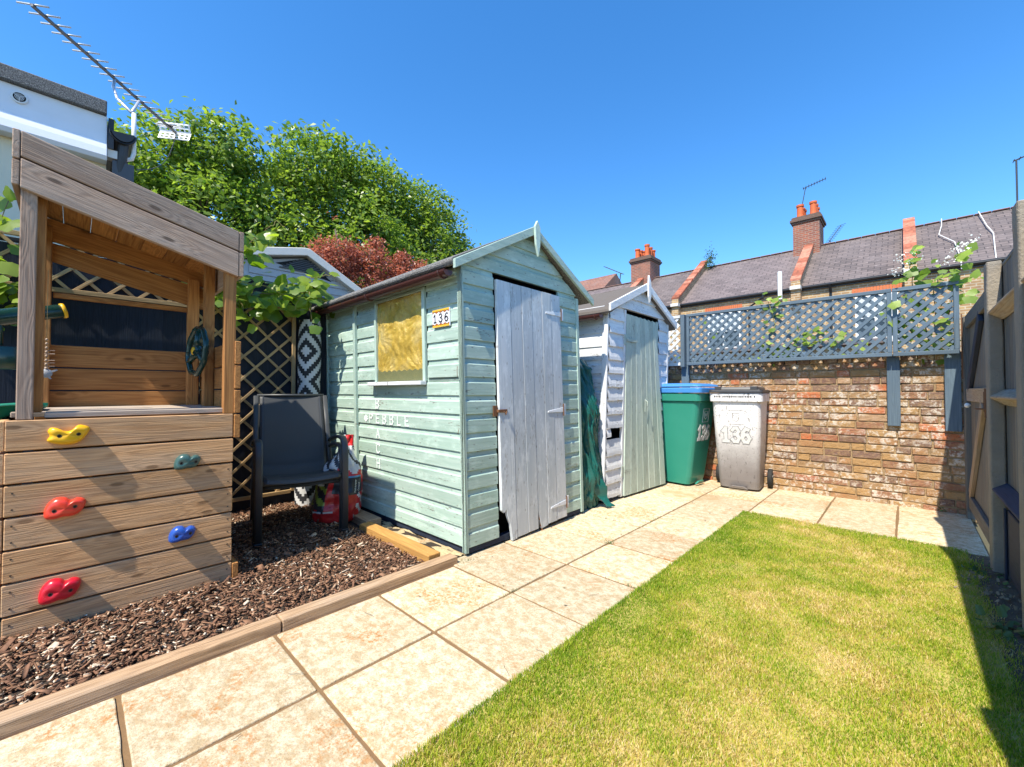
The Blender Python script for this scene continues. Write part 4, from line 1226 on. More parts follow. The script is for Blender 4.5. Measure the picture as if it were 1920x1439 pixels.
    for m, w0, am, ph in (('orange_ink', .016, .006, 0), ('yellow_ink', .008, .005, .5), ('black_ink', .0022, .006, 0)):
        for zb, sg in ((tz0, 1), (tz1, -1)):
            mb = MB(xf); n = 24
            base = zb + sg * (.012 if m == 'black_ink' else .001)
            dy = {'orange_ink': .0006, 'yellow_ink': .0010, 'black_ink': .0014}[m]
            for k in range(n):
                a, b = k / n, (k + 1) / n
                f = lambda t: am * abs(((t * 4 + ph) % 1) * 2 - 1) * 1.6
                za, zb_ = base + sg * (w0 + f(a)), base + sg * (w0 + f(b))
                lo_a = base if m != 'black_ink' else za - sg * .0026; lo_b = base if m != 'black_ink' else zb_ - sg * .0026
                xa, xb = tx0 + .002 + (tx1 - tx0 - .004) * a, tx0 + .002 + (tx1 - tx0 - .004) * b
                vs = [(xa, ty - dy, lo_a), (xb, ty - dy, lo_b), (xb, ty - dy, zb_), (xa, ty - dy, za)]
                mb.add(vs, [(0, 1, 2, 3) if sg > 0 else (3, 2, 1, 0)])
            mb.build('border', m, T)
    lx = [-3.115 + k * .1035 for k in range(6)]
    for k, ch in enumerate('PEBBLE'):
        mb = MB(xf); blockfont(mb, ch, Vector((lx[k], Y0 - .003, .757)), AX, Z, .043, .066, .0095, -AY, .002); mb.build('letter', 'white_letter', S)
    for k, ch in ((1, 'B'), (-1, 'A'), (-2, 'C'), (-3, 'H')):
        mb = MB(xf); blockfont(mb, ch, Vector((lx[1], Y0 - .003, .757 + .116 * k)), AX, Z, .043, .066, .0095, -AY, .002); mb.build('letter', 'white_letter', S)
    # worn shell mark in front of the word
    mb = MB(xf); o = Vector((-3.20, Y0 - .003, .757))
    for k in range(7):
        a = R(25 + k * 21.7)
        mb.bar(o + Vector((.022, 0, .004)), o + Vector((.022 + .034 * math.cos(a), -.0002 * k, .008 + .05 * math.sin(a))), .009, .002, AY)
    mb.build('emblem', 'white_letter', S)
    # door: six planks hung a little askew, rotted at the bottom
    DX = X1 + .006
    tops = [1.928, 2.058, 2.172, 2.283, 2.395, 2.502, 2.618]
    bots = [1.932, 2.075, 2.192, 2.30, 2.412, 2.520, 2.645]
    ztop = lambda y: 1.742 + .0 * (y - 1.93)
    mb = MB(xf)
    for k in range(6):
        a, b = tops[k] + .0015, tops[k + 1] - .0015; c, d = bots[k] + .0015, bots[k + 1] - .0015
        L = lambda s, z: (Vector((0, s[0] + (s[1] - s[0]) * (z / 1.74), 0))).y
        yl = lambda z: c + (a - c) * z / 1.74
        yr = lambda z: d + (b - d) * z / 1.74
        poly = []
        if k == 0: poly = [(yl(.22), .225), (yl(.2) + .02, .205), (yl(.2) + .045, .225), (yl(.2) + .052, .18), (yl(.15) + .064, .15), (yl(.1) + .078, .12), (yl(.05) + .088, .06), (yl(.02) + .094, .006), (yr(0), .012)]
        elif k == 3: poly = [(yl(.15), .15), (yl(.12) + .012, .11), (yl(.06) + .026, .05), (yl(0) + .034, .016), (yr(0), .024)]
        else: poly = [(yl(0), .012 + .005 * k), (yr(0), .014 + .005 * k)]
        poly += [(yr(1.74), ztop(b)), (yl(1.74), ztop(a))]
        mb.prism([(DX - .004 - (.0015 if k % 2 else 0), y, z) for y, z in poly], (.022, 0, 0), (Z, AY, AX))
    D = mb.build('door', 'lilac', S, bevel=.002)
    mb = MB(xf)
    for yy, zz in ((2.003, .185), (2.008, .15), (2.022, .12), (2.035, .07), (2.045, .025), (2.315, .10), (2.328, .05), (2.336, .02)):
        mb.bar((DX + .007, yy, zz + .035), (DX + .009, yy + .006, zz - .02), .012, .010)
    mb.build('broken_edge', 'rot', D)
    for zz in (1.60, .862, .152):
        mb = MB(xf)
        e = 2.628 + (.02 if zz < .3 else .01)
        mb.prism([(DX + .0185, e - .02, zz - .018), (DX + .0185, e - .02, zz + .018), (DX + .0185, e - .20, zz + .008 - .012), (DX + .0185, e - .205, zz - .016)], (.004, 0, 0))
        mb.box(DX + .0185, DX + .023, e - .012, e + .012, zz - .045, zz + .045)
        H = mb.build('hinge', 'white_p', D, bevel=.001)
        mb = MB(xf); mb.tube([(DX + .023, e - .014, zz - .046), (DX + .023, e - .014, zz + .046)], .0045, 8); mb.build('pin', 'rust', H)
    mb = MB(xf)
    mb.box(DX + .002, DX + .008, 1.885, 1.925, .84, .91); mb.box(DX + .0185, DX + .024, 1.93, 2.0, .865, .885); mb.box(DX + .008, DX + .028, 1.915, 1.925, .866, .884)
    mb.tube([(DX + .03, 1.96, .872), (DX + .034, 1.975, .85), (DX + .03, 1.985, .872)], .004, 6)
    mb.build('latch', 'rust', D, bevel=.001)
    mb = MB(xf); mb.tube([(X1 - .028, Y0 - .022, .775), (X1 - .02, Y0 - .034, .765), (X1 - .024, Y0 - .034, .75), (X1 - .034, Y0 - .028, .745)], .0018, 6)
    mb.tube([(X1 - .03, Y0 - .022, 1.155), (X1 - .018, Y0 - .036, 1.14), (X1 - .018, Y0 - .036, 1.10), (X1 - .03, Y0 - .022, 1.085)], .0018, 6)
    mb.each('hook', 'rust', S)
M['hemgrey'] = plain('dull_film_hem', (.22, .22, .10), (.14, .15, .07), 60, .5)
shed1()

# --- white shed
def shed2():
    xf = lambda p: p + Vector((.0, .10, 0)) * (p.z / 1.75)
    X1, X0, Y0, Y1 = -1.962, -3.7, 3.248, 4.52
    YR, ZR, ZE = 3.90, 2.085, 1.77
    S = thing('garden_shed', 'leaning white painted shed with a sage green plank door', 'shed', (-2.8, 3.9, 0))
    mb = MB(xf); mb.box(X0 + .03, X1 - .10, Y0 + .03, Y1 - .03, .03, 1.76)
    mb.prism([(X0 + .03, Y0 + .03, 1.762), (X0 + .03, Y1 - .03, 1.762), (X0 + .03, YR, ZR - .04)], (1.6, 0, 0))
    mb.build('interior', 'dark', S)
    mb = MB(xf); mb.box(X1 - .055, X1 - .012, Y0 + .02, Y1 - .02, .008, .046); mb.box(X0, X1 - .06, Y0 + .03, Y0 + .09, .008, .046); mb.box(X0, X1 - .06, Y1 - .09, Y1 - .03, .008, .046); mb.each('bearer', 'fence_navy', S)
    bd = MB(xf); DY0, DY1 = 3.525, 4.27
    for k in range(14):
        zk = .045 + .125 * k; z_ = min(.125, 1.77 - zk)
        shiplap(bd, Vector((0, Y0, 0)), AX, -AY, X0, X1 - .05, zk, .125)
        shiplap(bd, Vector((0, Y1, 0)), AX, AY, X0, X1 - .02, zk, .125); shiplap(bd, Vector((X0, 0, 0)), AY, -AX, Y0, Y1, zk, .125)
        if k == 4: waney(bd, Vector((X1, 0, 0)), AY, AX, Y0 + .01, Y0 + .08, zk + .045, .085, seed=k + 3, amp=.002)
        else: waney(bd, Vector((X1, 0, 0)), AY, AX, Y0 + .01, DY0, zk, .125, seed=k)
        waney(bd, Vector((X1, 0, 0)), AY, AX, DY1 + .02, Y1 - .01, zk, .125, seed=k + 20)
    for k in range(3):
        zk = 1.80 + .118 * k
        cl = lambda z: (max(Y0, YR - (ZR - min(z, ZR - .004)) / (ZR - ZE) * (YR - Y0 + .03)), min(Y1, YR + (ZR - min(z, ZR - .004)) / (ZR - ZE) * (Y1 - YR + .03)))
        if zk + .02 < ZR: waney(bd, Vector((X1, 0, 0)), AY, AX, 0, 1.2, zk, min(.118, ZR - zk - .03), cl, 40 + k, .006)
    bd.build('cladding', 'white_p', S)
    mb = MB(xf)
    mb.box(X1 - .052, X1 + .004, Y0 - .012, Y0 + .012, .03, 1.76); mb.box(X1 - .012, X1 + .018, Y1 - .014, Y1 + .012, .03, 1.76)
    mb.box(X1 - .012, X1 + .016, DY0 - .002, DY0 + .030, .02, 1.79)
    mb.each('corner_trim', 'white_p', S, bevel=.002)
    mb = MB(xf); mb.box(X1 - .03, X1 + .004, DY1 - .035, DY1 + .02, .04, 1.76); mb.build('door_jamb', 'sage', S, bevel=.002)
    mb = MB(xf); mb.box(X1 - .09, X1 - .06, Y0 + .085, Y0 + .125, .5, .72); mb.build('stud', 'rawwood', S)
    XA, XB = X0 - .06, X1 + .05
    mb = MB(xf)
    for ye, s in ((3.175, 1), (4.625, -1)):
        nx = 30; prof = [(ye, 1.70), (ye - s * .012, 1.715), (ye - s * .006, 1.742), (ye + s * .03, 1.765), (YR, ZR + .016), (YR, ZR - .02)]
        vs = []; fs = []; k = len(prof)
        for i in range(nx + 1):
            x = XA + (XB - XA) * i / nx
            for j, (y, z) in enumerate(prof): vs.append((x, y, z + .008 * mn.noise(Vector((x * 4, j, ye)))))
        for i in range(nx):
            for j in range(k): fs.append((i * k + j, i * k + (j + 1) % k, (i + 1) * k + (j + 1) % k, (i + 1) * k + j))
        fs += [tuple(range(k)), tuple(nx * k + j for j in reversed(range(k)))]
        mb.add(vs, fs)
    mb.each('roof', 'felt_b', S)
    mb = MB(xf)
    for ye, s in ((3.165, 1), (4.635, -1)):
        zz = lambda y: ZR + .028 - abs(y - YR) * .44
        mb.prism([(XB, ye, zz(ye) - .07), (XB, YR, zz(YR) - .075), (XB, YR, zz(YR)), (XB, ye, zz(ye))], (.022, 0, 0), (Vector((0, 1, s * .4)).normalized(), Z, AX))
    mb.each('barge_board', 'white_p', S, bevel=.003)
    mb = MB(xf)
    mb.prism([(XB + .023, YR - .035, ZR - .02), (XB + .023, YR - .028, ZR - .12), (XB + .023, YR, ZR - .18), (XB + .023, YR + .022, ZR - .12), (XB + .023, YR + .025, ZR - .02), (XB + .023, YR + .01, ZR + .045), (XB + .023, YR - .03, ZR + .10)], (.018, 0, 0), (Z, AY, AX))
    mb.build('finial', 'white_p', S, bevel=.002)
    gutter(S, xf, X0, X1 - .03, 3.165, 1.70, .036)
    DX = X1 + .004; mb = MB(xf); n = 7
    T0, T1, B0, B1 = 3.56, 4.215, 3.56, 4.375
    for k in range(n):
        a, b = T0 + (T1 - T0) * k / n + .0015, T0 + (T1 - T0) * (k + 1) / n - .0015
        c, d = B0 + (B1 - B0) * k / n + .0015, B0 + (B1 - B0) * (k + 1) / n - .0015
        out = .010 + .05 * (k / n)
        poly = [(DX + out * 1.0, c, .022), (DX + out * 1.0 + .004, d, .020), (DX - .006, b, 1.752 - .004 * k), (DX - .006, a, 1.755)]
        mb.prism(poly, (.018, 0, 0), (Z, AY, AX))
    D = mb.build('door', 'sage', S, bevel=.002)
    for zz in (1.50, .255):
        mb = MB(xf); e = 3.556
        o_ = DX + .018 + .006
        mb.prism([(o_, e, zz - .016), (o_ + .004, e + .20, zz - .012), (o_ + .004, e + .205, zz + .004), (o_, e, zz + .018)], (.004, 0, 0)); mb.box(DX + .014, DX + .02, e - .04, e - .005, zz - .05, zz + .05)
        mb.build('hinge', 'sage', D, bevel=.001)
    mb = MB(xf); mb.box(DX + .05, DX + .056, 3.90, 3.915, .80, .93); mb.tube([(DX + .056, 3.907, .915), (DX + .075, 3.907, .90), (DX + .072, 3.907, .86)], .005, 8)
    mb.build('latch', 'sage', D, bevel=.001)
shed2()

# ------------------------------------------------------------------ tarpaulin stuffed between the sheds
def tarp():
    T = thing('tarpaulin', 'crumpled dark green tarpaulin stuffed between the two sheds', 'tarpaulin', (-2.0, 3.07, 0))
    def fn(u, v):
        z = 1.30 * v
        prof = .055 + .035 * math.sin(v * 5.2 + .3) + .04 * math.exp(-((v - .66) / .14) ** 2) + .02 * math.exp(-((v - .2) / .1) ** 2)
        y = 2.93 + (u) * .33
        k = mn.noise(Vector((u * 3.2 + v * 1.9, v * 2.2, 3)))
        fold = abs(mn.noise(Vector((u * 5 + v * 3.2 + .7 * k, v * 1.6, 8)))) + .6 * abs(mn.noise(Vector((u * 11 + v * 9, v * 4.2 - u * 3, 2))))
        x = -2.09 + prof * (1.35 - .4 * abs(u - .35)) + .10 * (.42 - fold) * (1 if v < .95 else .4) - .05 * max(0, u - .75) * 4
        if v > .93: x -= (v - .93) * 1.0
        return Vector((x, y + .03 * mn.noise(Vector((v * 6, u * 4, 1))), z - .02 * abs(u - .4)))
    mb = MB(); mb.sheet(70, 150, fn); mb.build('sheet', 'tarp', T, smooth=True, solid=.003)
    # loose roll lying in front of the sheet at the bottom
    def roll(u, v):
        a = u * 6 * math.pi; r = .012 + .045 * u
        p = Vector((-2.005 + .01 * math.sin(v * 9), 3.045 + .0, .06 + .21 * v))
        w = 1 + .25 * mn.noise(Vector((math.cos(a) * 2, math.sin(a) * 2, v * 6)))
        return p + Vector((math.cos(a) * r * w * .8, math.sin(a) * r * w, -.02 * u * math.sin(a)))
    mb = MB(); mb.sheet(110, 22, roll); mb.build('rolled_end', 'tarp', T, smooth=True)
    def tail(u, v):
        t = v
        c = Vector((-1.96 + .10 * t + .01 * math.sin(t * 8), 3.10 + .09 * t, .24 * (1 - t) ** 1.3 + .012))
        w = .05 + .02 * math.sin(t * 6)
        return c + Vector((.45, .9, 0)) * (u - .5) * 2 * w + Z * (.022 * abs(mn.noise(Vector((u * 6, t * 5, 4)))))
    mb = MB(); mb.sheet(16, 30, tail); mb.build('tail', 'tarp', T, smooth=True, solid=.003)
tarp()

# ------------------------------------------------------------------ wheelie bins
def rrect(w, d, r, n=5):
    out = []
    for cx, cy, a0 in ((w / 2 - r, d / 2 - r, 0), (-w / 2 + r, d / 2 - r, 90), (-w / 2 + r, -d / 2 + r, 180), (w / 2 - r, -d / 2 + r, 270)):
        for k in range(n + 1):
            a = R(a0 + 90 * k / n); out.append((cx + r * math.cos(a), cy + r * math.sin(a)))
    return out
def loft(mb, secs):
    """secs: (z, w, d, r, cx, cy)"""
    vs = []; fs = []; k = None
    for z, w_, d_, r_, cx, cy in secs:
        q = rrect(w_, d_, r_); k = len(q); vs += [(cx + x, cy + y, z) for x, y in q]
    for i in range(len(secs) - 1):
        for j in range(k): fs.append((i * k + j, i * k + (j + 1) % k, (i + 1) * k + (j + 1) % k, (i + 1) * k + j))
    fs += [tuple(reversed(range(k))), tuple((len(secs) - 1) * k + j for j in range(k))]
    mb.add(vs, fs)
def wheelie(lab, loc, rz, body, lid, num, lidh):
    """front faces -Y"""
    T = thing('wheelie_bin', lab, 'wheelie bin', (0, 0, 0), 'wheelie bins by the brick wall')
    mb = MB()
    loft(mb, [(.02, .36, .38, .05, 0, .06), (.10, .372, .40, .05, 0, .05), (.45, .405, .45, .05, 0, .025), (.86, .435, .505, .05, 0, .0), (.90, .44, .51, .05, 0, 0)])
    loft(mb, [(.902, .475, .555, .045, 0, 0), (.985, .48, .56, .045, 0, 0)])
    for s in (-1, 1): mb.prism([(s * .16 - .004, -.262, .902), (s * .16 - .004, -.245, .902), (s * .16 - .004, -.238, .83)], (.008, 0, 0))
    mb.prism([(-.09, -.172, .022), (.09, -.172, .022), (.05, -.185, .05), (-.05, -.185, .05)], (0, .02, 0))
    mb.build('body', body, T, bevel=.004, seg=2)
    
    mb = MB(); n = 12
    if lidh:      # domed lid with a deep rim
        loft(mb, [(.990, .50, .585, .05, 0, -.005), (1.035, .50, .585, .05, 0, -.005), (1.045, .485, .57, .05, 0, -.005)])
        loft(mb, [(1.055, .50, .58, .06, 0, -.005), (1.075, .48, .555, .07, 0, 0), (1.088, .40, .46, .08, 0, .01), (1.094, .25, .3, .08, 0, .02)])
    else:
        loft(mb, [(.990, .49, .575, .04, 0, -.005), (1.02, .485, .57, .04, 0, -.005)])
        loft(mb, [(1.022, .41, .49, .05, 0, 0), (1.048, .39, .46, .05, 0, 0)])
        for s in (-1, 1): mb.box(s * .16 - .03, s * .16 + .03, -.255, -.20, 1.022, 1.056)
    mb.build('lid', lid, T, bevel=.004, seg=2)
    mb = MB(); mb.tube([(-.17, .30, .955), (.17, .30, .955)], .014, 10)
    for s in (-1, 1): mb.bar((s * .17, .26, .955), (s * .17, .30, .955), .03, .03)
    mb.build('handle', body, T, bevel=.003)
    for s in (-1, 1):
        mb = MB(); mb.lathe([(.05, -.022), (.094, -.022), (.1, -.012), (.1, .012), (.094, .022), (.05, .022)], (s * .242, .19, .1), (1, 0, 0), 24)
        wl = mb.build('wheel', 'rubber', T, bevel=.002)
        mb = MB(); mb.lathe([(.055, -.026), (.055, .026)], (s * .242, .19, .1), (1, 0, 0), 16); mb.build('rim', 'blackp', wl)
    # front face sheet position at height z
    def front(z):
        d0, c0 = (.45, .025) if z < .46 else (.45 + (.505 - .45) * (z - .45) / .41, .025 * (1 - (z - .45) / .41))
        return c0 - d0 / 2
    up = (Vector((0, front(.85), .85)) - Vector((0, front(.5), .5))).normalized()
    z0 = .50
    cx = [-.135, -.045, .045]
    for k, ch in enumerate('136'):
        mb = MB(); mb.mat = 1; blockfont(mb, ch, Vector((cx[k] + .006, front(z0) - .001, z0)), AX, up, .064, .135, .041, AX.cross(up), .002); mb.mat = 0; blockfont(mb, ch, Vector((cx[k] + .006, front(z0) - .003, z0)), AX, up, .064, .135, .029, AX.cross(up), .002); mb.build('digit', [num, 'bin_outline'], T)
    mb = MB()                                             # moulded crest panel above the number
    zc = .70
    f = lambda x, z: Vector((x, front(z) - .0015, z))
    for a, b in (((-.065, zc - .02), (-.065, zc + .12)), ((.065, zc - .02), (.065, zc + .12)), ((-.065, zc + .12), (.065, zc + .12)), ((-.065, zc - .02), (.065, zc - .02)),
                 ((-.035, zc + .09), (.035, zc + .09)), ((-.035, zc + .09), (-.03, zc + .03)), ((.035, zc + .09), (.03, zc + .03)), ((-.03, zc + .03), (0, zc + .008)), ((.03, zc + .03), (0, zc + .008)),
                 ((-.012, zc + .07), (-.012, zc + .04)), ((.012, zc + .07), (.012, zc + .04)), ((-.012, zc + .055), (.012, zc + .055))):
        mb.bar(f(*a), f(*b), .004, .003, AY)
    mb.build('crest', body if not lidh else num, T)
    if not lidh:                                          # worn lettering strip along the rim
        mb = MB(); x = -.19
        while x < .19:
            w_ = random.uniform(.006, .014)
            if random.random() < .8: mb.box(x, x + w_, -.2815, -.2795, .945, .962)
            x += w_ + .006
        mb.build('marking', 'bin_lid_dk', T)
    T.location = loc; T.rotation_euler = (0, 0, rz)
    return T
M['bin_white'] = plain('white_number_sticker', (.72, .72, .70), (.5, .5, .48), 40, .6)
M['bin_outline'] = plain('grey_number_outline', (.33, .32, .32), (.22, .21, .21), 40, .6)
wheelie('green wheelie bin with a bright blue lid', (-1.79, 4.66, 0), R(84), 'bin_green', 'bin_blue', 'bin_white', True)
wheelie('faded grey wheelie bin with a black lid and white number 136', (-1.262, 4.80, 0), R(5), 'bin_grey', 'bin_lid_dk', 'bin_white', False)

# ------------------------------------------------------------------ brick wall
def brickwall():
    W = thing('brick_wall', 'old weathered brick wall under the blue trellis', 'wall', (-1.2, 5.05, 0))
    xL, xR, Y = -3.6, .42, 5.0
    mb = MB()
    n = 220
    def face(u, v):
        x = xL + (xR - xL) * u; z = -.05 + 1.33 * v
        return Vector((x, Y + .0095 + .003 * fbm((x * 20, z * 20, 0), 1, 2), z))
    mb.sheet(n, 60, face)
    mb.box(xL, xR, Y + .02, Y + .21, -.05, 1.272)
    mb.build('mortar', 'wallmortar', W)
    bk = MB(); z = -.02; row = 0
    while z < 1.27:
        hh = .0620; x = xL + (0 if row % 2 else -.108) - random.uniform(0, .02)
        seq = row % 3
        while x < xR:
            L = .202 if (seq == 0 or random.random() < .66) else .096
            if row == 18: L = .098 + random.uniform(-.004, .004)
            L += random.uniform(-.007, .006)
            x1 = min(x + L, xR)
            if x1 - x > .03:
                r = random.random()
                out = random.gauss(.0, .0022)
                nx = max(2, int(L / .05)); jz = lambda: random.uniform(-.0035, .0035)
                # front face as a small irregular grid with knocked-off corners
                zz0, zz1 = z + random.uniform(-.0015, .0015), z + hh - .003 + random.uniform(-.0015, .0015)
                e_ = .0045; Lx = x1 - x; Hz = zz1 - zz0
                us = [0, e_] + [e_ + (Lx - 2 * e_) * q / (nx * 2) for q in range(1, nx * 2)] + [Lx - e_, Lx]
                ws = [0, e_, Hz * .36, Hz * .66, Hz - e_, Hz]
                cols = len(us) - 1; rows = len(ws) - 1; vs = []; fs = []
                sd = random.random() * 50; tilt = random.gauss(0, .02)
                for j in range(rows + 1):
                    for i in range(cols + 1):
                        rim = 1 if i in (0, cols) or j in (0, rows) else 0
                        px = x + us[i]; pz = zz0 + ws[j]
                        px += .0018 * mn.noise(Vector((px * 40, pz * 40, sd))); pz += .0022 * mn.noise(Vector((px * 40, pz * 40, sd + 9)))
                        d = .005 * mn.noise(Vector((px * 25, pz * 25, sd))) + .004 * mn.noise(Vector((px * 70, pz * 70, sd)))
                        vs.append(Vector((px, Y + out + rim * .012 + .6 * d * (1 - .5 * rim) + tilt * (us[i] - Lx / 2), pz)))
                c1 = cols + 1
                for j in range(rows):
                    for i in range(cols): fs.append((j * c1 + i, j * c1 + i + 1, (j + 1) * c1 + i + 1, (j + 1) * c1 + i))
                bk.add(vs, fs, None, r)
            x = x1 + .0085 + random.uniform(-.0025, .0025)
        z += .0685; row += 1
    bk.build('bricks', 'brick', W, smooth=False)
    mb = MB(); x = xL
    while x < xR:
        mb.box(x, min(x + .1, xR), Y - .004, Y + .216, 1.2745, 1.330, jit=.004); x += .108
    mb.build('coping', 'brick', W, bevel=.004)
brickwall()

# ------------------------------------------------------------------ blue trellis on the wall
def bluetrellis():
    T = thing('trellis_fence', 'slate blue diagonal trellis fixed on posts along the brick wall', 'trellis', (-.8, 4.93, 1.3))
    YT = 4.905
    P0 = Vector((0, YT, 0))
    for x0, x1, nm in ((-1.845, -.084, 'panel'), (-.079, .318, 'panel')):
        mb = MB(); lattice(mb, x0 + .03, x1 - .03, 1.345, 1.865, P0, AX, Z, -AY, .0875, .029, .007)
        p = mb.build(nm, 'trel_blue', T, bevel=.001)
        for nm2, args in (('rail', (x0, x1, YT - .022, YT + .022, 1.868, 1.900)), ('rail', (x0, x1, YT - .022, YT + .022, 1.308, 1.342)),
                          ('stile', (x0, x0 + .032, YT - .021, YT + .021, 1.343, 1.867)), ('stile', (x1 - .032, x1, YT - .021, YT + .021, 1.343, 1.867))):
            mb = MB(); mb.box(*args); mb.build(nm2, 'trel_blue', p, bevel=.003)
    for x0, x1, z0, z1, yy in ((-1.935, -1.848, 1.02, 1.905, 4.96), (-.124, -.038, .70, 1.305, 4.965), (.232, .325, .675, 1.31, 4.965)):
        mb = MB(); mb.box(x0, x1, yy, 4.994, z0, z1); mb.build('post', 'trel_blue', T, bevel=.003)
    mb = MB(); mb.box(-1.915, -1.87, 4.885, 4.958, 1.29, 1.905); mb.build('post', 'trel_blue', T, bevel=.003)
    W = thing('trellis_fence', 'neighbouring trellis whitened for the sun on it behind the white shed, left of the blue trellis', 'trellis', (-2.4, 4.93, 1.3))
    mb = MB(); lattice(mb, -2.95, -1.93, 1.345, 1.865, P0, AX, Z, -AY, .0875, .029, .007); mb.build('lattice', 'trel_sunlit', W, bevel=.001)
    for args in ((-3.0, -1.918, YT - .02, YT + .02, 1.866, 1.90), (-3.0, -1.918, YT - .02, YT + .02, 1.308, 1.343)):
        mb = MB(); mb.box(*args); mb.build('rail', 'trel_sunlit', W, bevel=.003)
bluetrellis()

# ------------------------------------------------------------------ gate, concrete posts and fence on the right
def rightside():
    G = thing('garden_gate', 'blue grey wooden gate with diagonal braces at the end of the brick wall', 'gate', (.38, 4.2, 0))
    mb = MB(); y = 3.60
    while y < 4.84:
        mb.box(.366, .382, y, min(y + .118, 4.85), .06, 1.655 - .045 * (y - 3.6)); y += .1215
    mb.build('boards', 'fence_blue', G, bevel=.002)
    for z0 in (.10, .93, 1.50):
        mb = MB(); mb.box(.342, .365, 3.61, 4.83, z0, z0 + .095); mb.build('ledge', 'fence_blue' if z0 != .93 else 'rawwood', G, bevel=.003)
    for a, b in (((.353, 4.78, .205), (.353, 3.95, .925)), ((.353, 4.74, 1.03), (.353, 4.0, 1.49))):
        mb = MB(); mb.bar(a, b, .024, .085, (0, 1, 0)); mb.build('brace', 'rawwood' if a[2] < .5 else 'fence_navy', G, bevel=.003)
    mb = MB(); mb.box(.334, .344, 3.60, 3.70, .955, 1.0)
    mb.tube([(.34, 3.62, .90), (.30, 3.66, .90), (.30, 3.72, .90)], .005, 8); mb.tube([(.335, 3.64, .85), (.335, 3.64, 1.02)], .008, 8)
    mb.tube([(.335, 3.70, .88), (.335, 3.70, 1.0)], .006, 8)
    mb.build('latch', 'rust', G)
    mb = MB(); mb.lathe([(.004, 0), (.016, .012), (.018, .024), (.008, .034)], (.344, 4.55, .90), (-1, 0, 0), 14); mb.build('knob', 'whitepl', G, smooth=True)
    mb = MB(); mb.box(.334, .40, 4.855, 4.955, 0, 1.60)
    tag(mb.build('gate_post', 'fence_blue', loc=(.37, 4.9, 0), bevel=.004), 'blue grey timber gate post against the brick wall', 'post')
    mb = MB(); mb.tube([(.326, 4.85, 1.10), (.326, 4.85, 1.62)], .004, 6); tag(mb.build('drain_rod', 'rust', loc=(.33, 4.85, 1.1)), 'thin rusty metal strip on the gate post', 'strip')
    for y, lab, top in ((3.50, 'pitted concrete fence post beside the gate latch', 1.725), (2.60, 'rough concrete fence post at the right edge of the photo', 1.77), (.80, 'concrete fence post beside the camera', 1.64), (-1.0, 'concrete fence post behind the camera', 1.75)):
        mb = MB(); n = 24
        vs = []; fs = []
        prof = [(.333, y + .004), (.331, y + .09), (.338, y + .1), (.388, y + .1), (.394, y + .09), (.392, y + .004), (.384, y), (.340, y)]
        k = len(prof)
        for i in range(n + 1):
            zz = -.05 + (top + .05) * i / n
            for px, py in prof:
                e = .0025
                vs.append((px + e * mn.noise(Vector((px * 9, py * 9, zz * 14))), py + e * mn.noise(Vector((px * 9 + 7, py * 9, zz * 14))), zz))
        for i in range(n):
            for j in range(k): fs.append((i * k + j, (i + 1) * k + j, (i + 1) * k + (j + 1) % k, i * k + (j + 1) % k))
        fs += [tuple(range(k)), tuple(n * k + j for j in reversed(range(k)))]
        mb.add(vs, fs)
        tag(mb.build('concrete_post', 'concrete', loc=(.38, y + .05, 0), bevel=.004), lab, 'post')
    for y0, y1, lab in ((2.66, 3.61, 'blue grey fence panel with cut rails between the two concrete posts'), (.91, 2.59, 'long blue grey fence panel nearest the camera on the right'), (-.89, .79, 'blue grey fence panel beside the camera')):
        F = thing('fence_panel', lab, 'fence', (.42, (y0 + y1) / 2, 0))
        mb = MB(); y = y0
        while y < y1 - .02:
            mb.box(.394 + random.uniform(0, .003), .41, y, min(y + .1, y1), .30, 1.69 + random.uniform(-.006, .006)); y += .1025
        mb.build('boards', 'fence_blue', F, bevel=.002)
        for zz, up in ((1.44, 1), (.97, 1), (.46, 1)):
            mb = MB()
            h = .045
            mb.prism([(.393, y0, zz - h), (.336, y0, zz - .004), (.336, y0, zz + .006), (.393, y0, zz + h)], (0, y1 - y0, 0)); mb.build('rail', 'rawwood' if zz > .5 else 'fence_navy', F, bevel=.003)
        mb = MB(); mb.box(.392, .414, y0, y1, 1.692, 1.712); mb.build('capping', 'fence_blue', F, bevel=.003)
        mb = MB(); mb.box(.398, .42, y0, y1, .02, .37); mb.build('gravel_board', 'fence_navy', F, bevel=.003)
    mb = MB(); mb.box(.372, .388, 2.75, 3.36, .05, .385); mb.box(.360, .371, 3.345, 3.37, .02, .39)
    tag(mb.build('board', 'fence_navy', loc=(.37, 3.0, .05), bevel=.003), 'dark blue board leaning at the foot of the fence', 'board')
rightside()

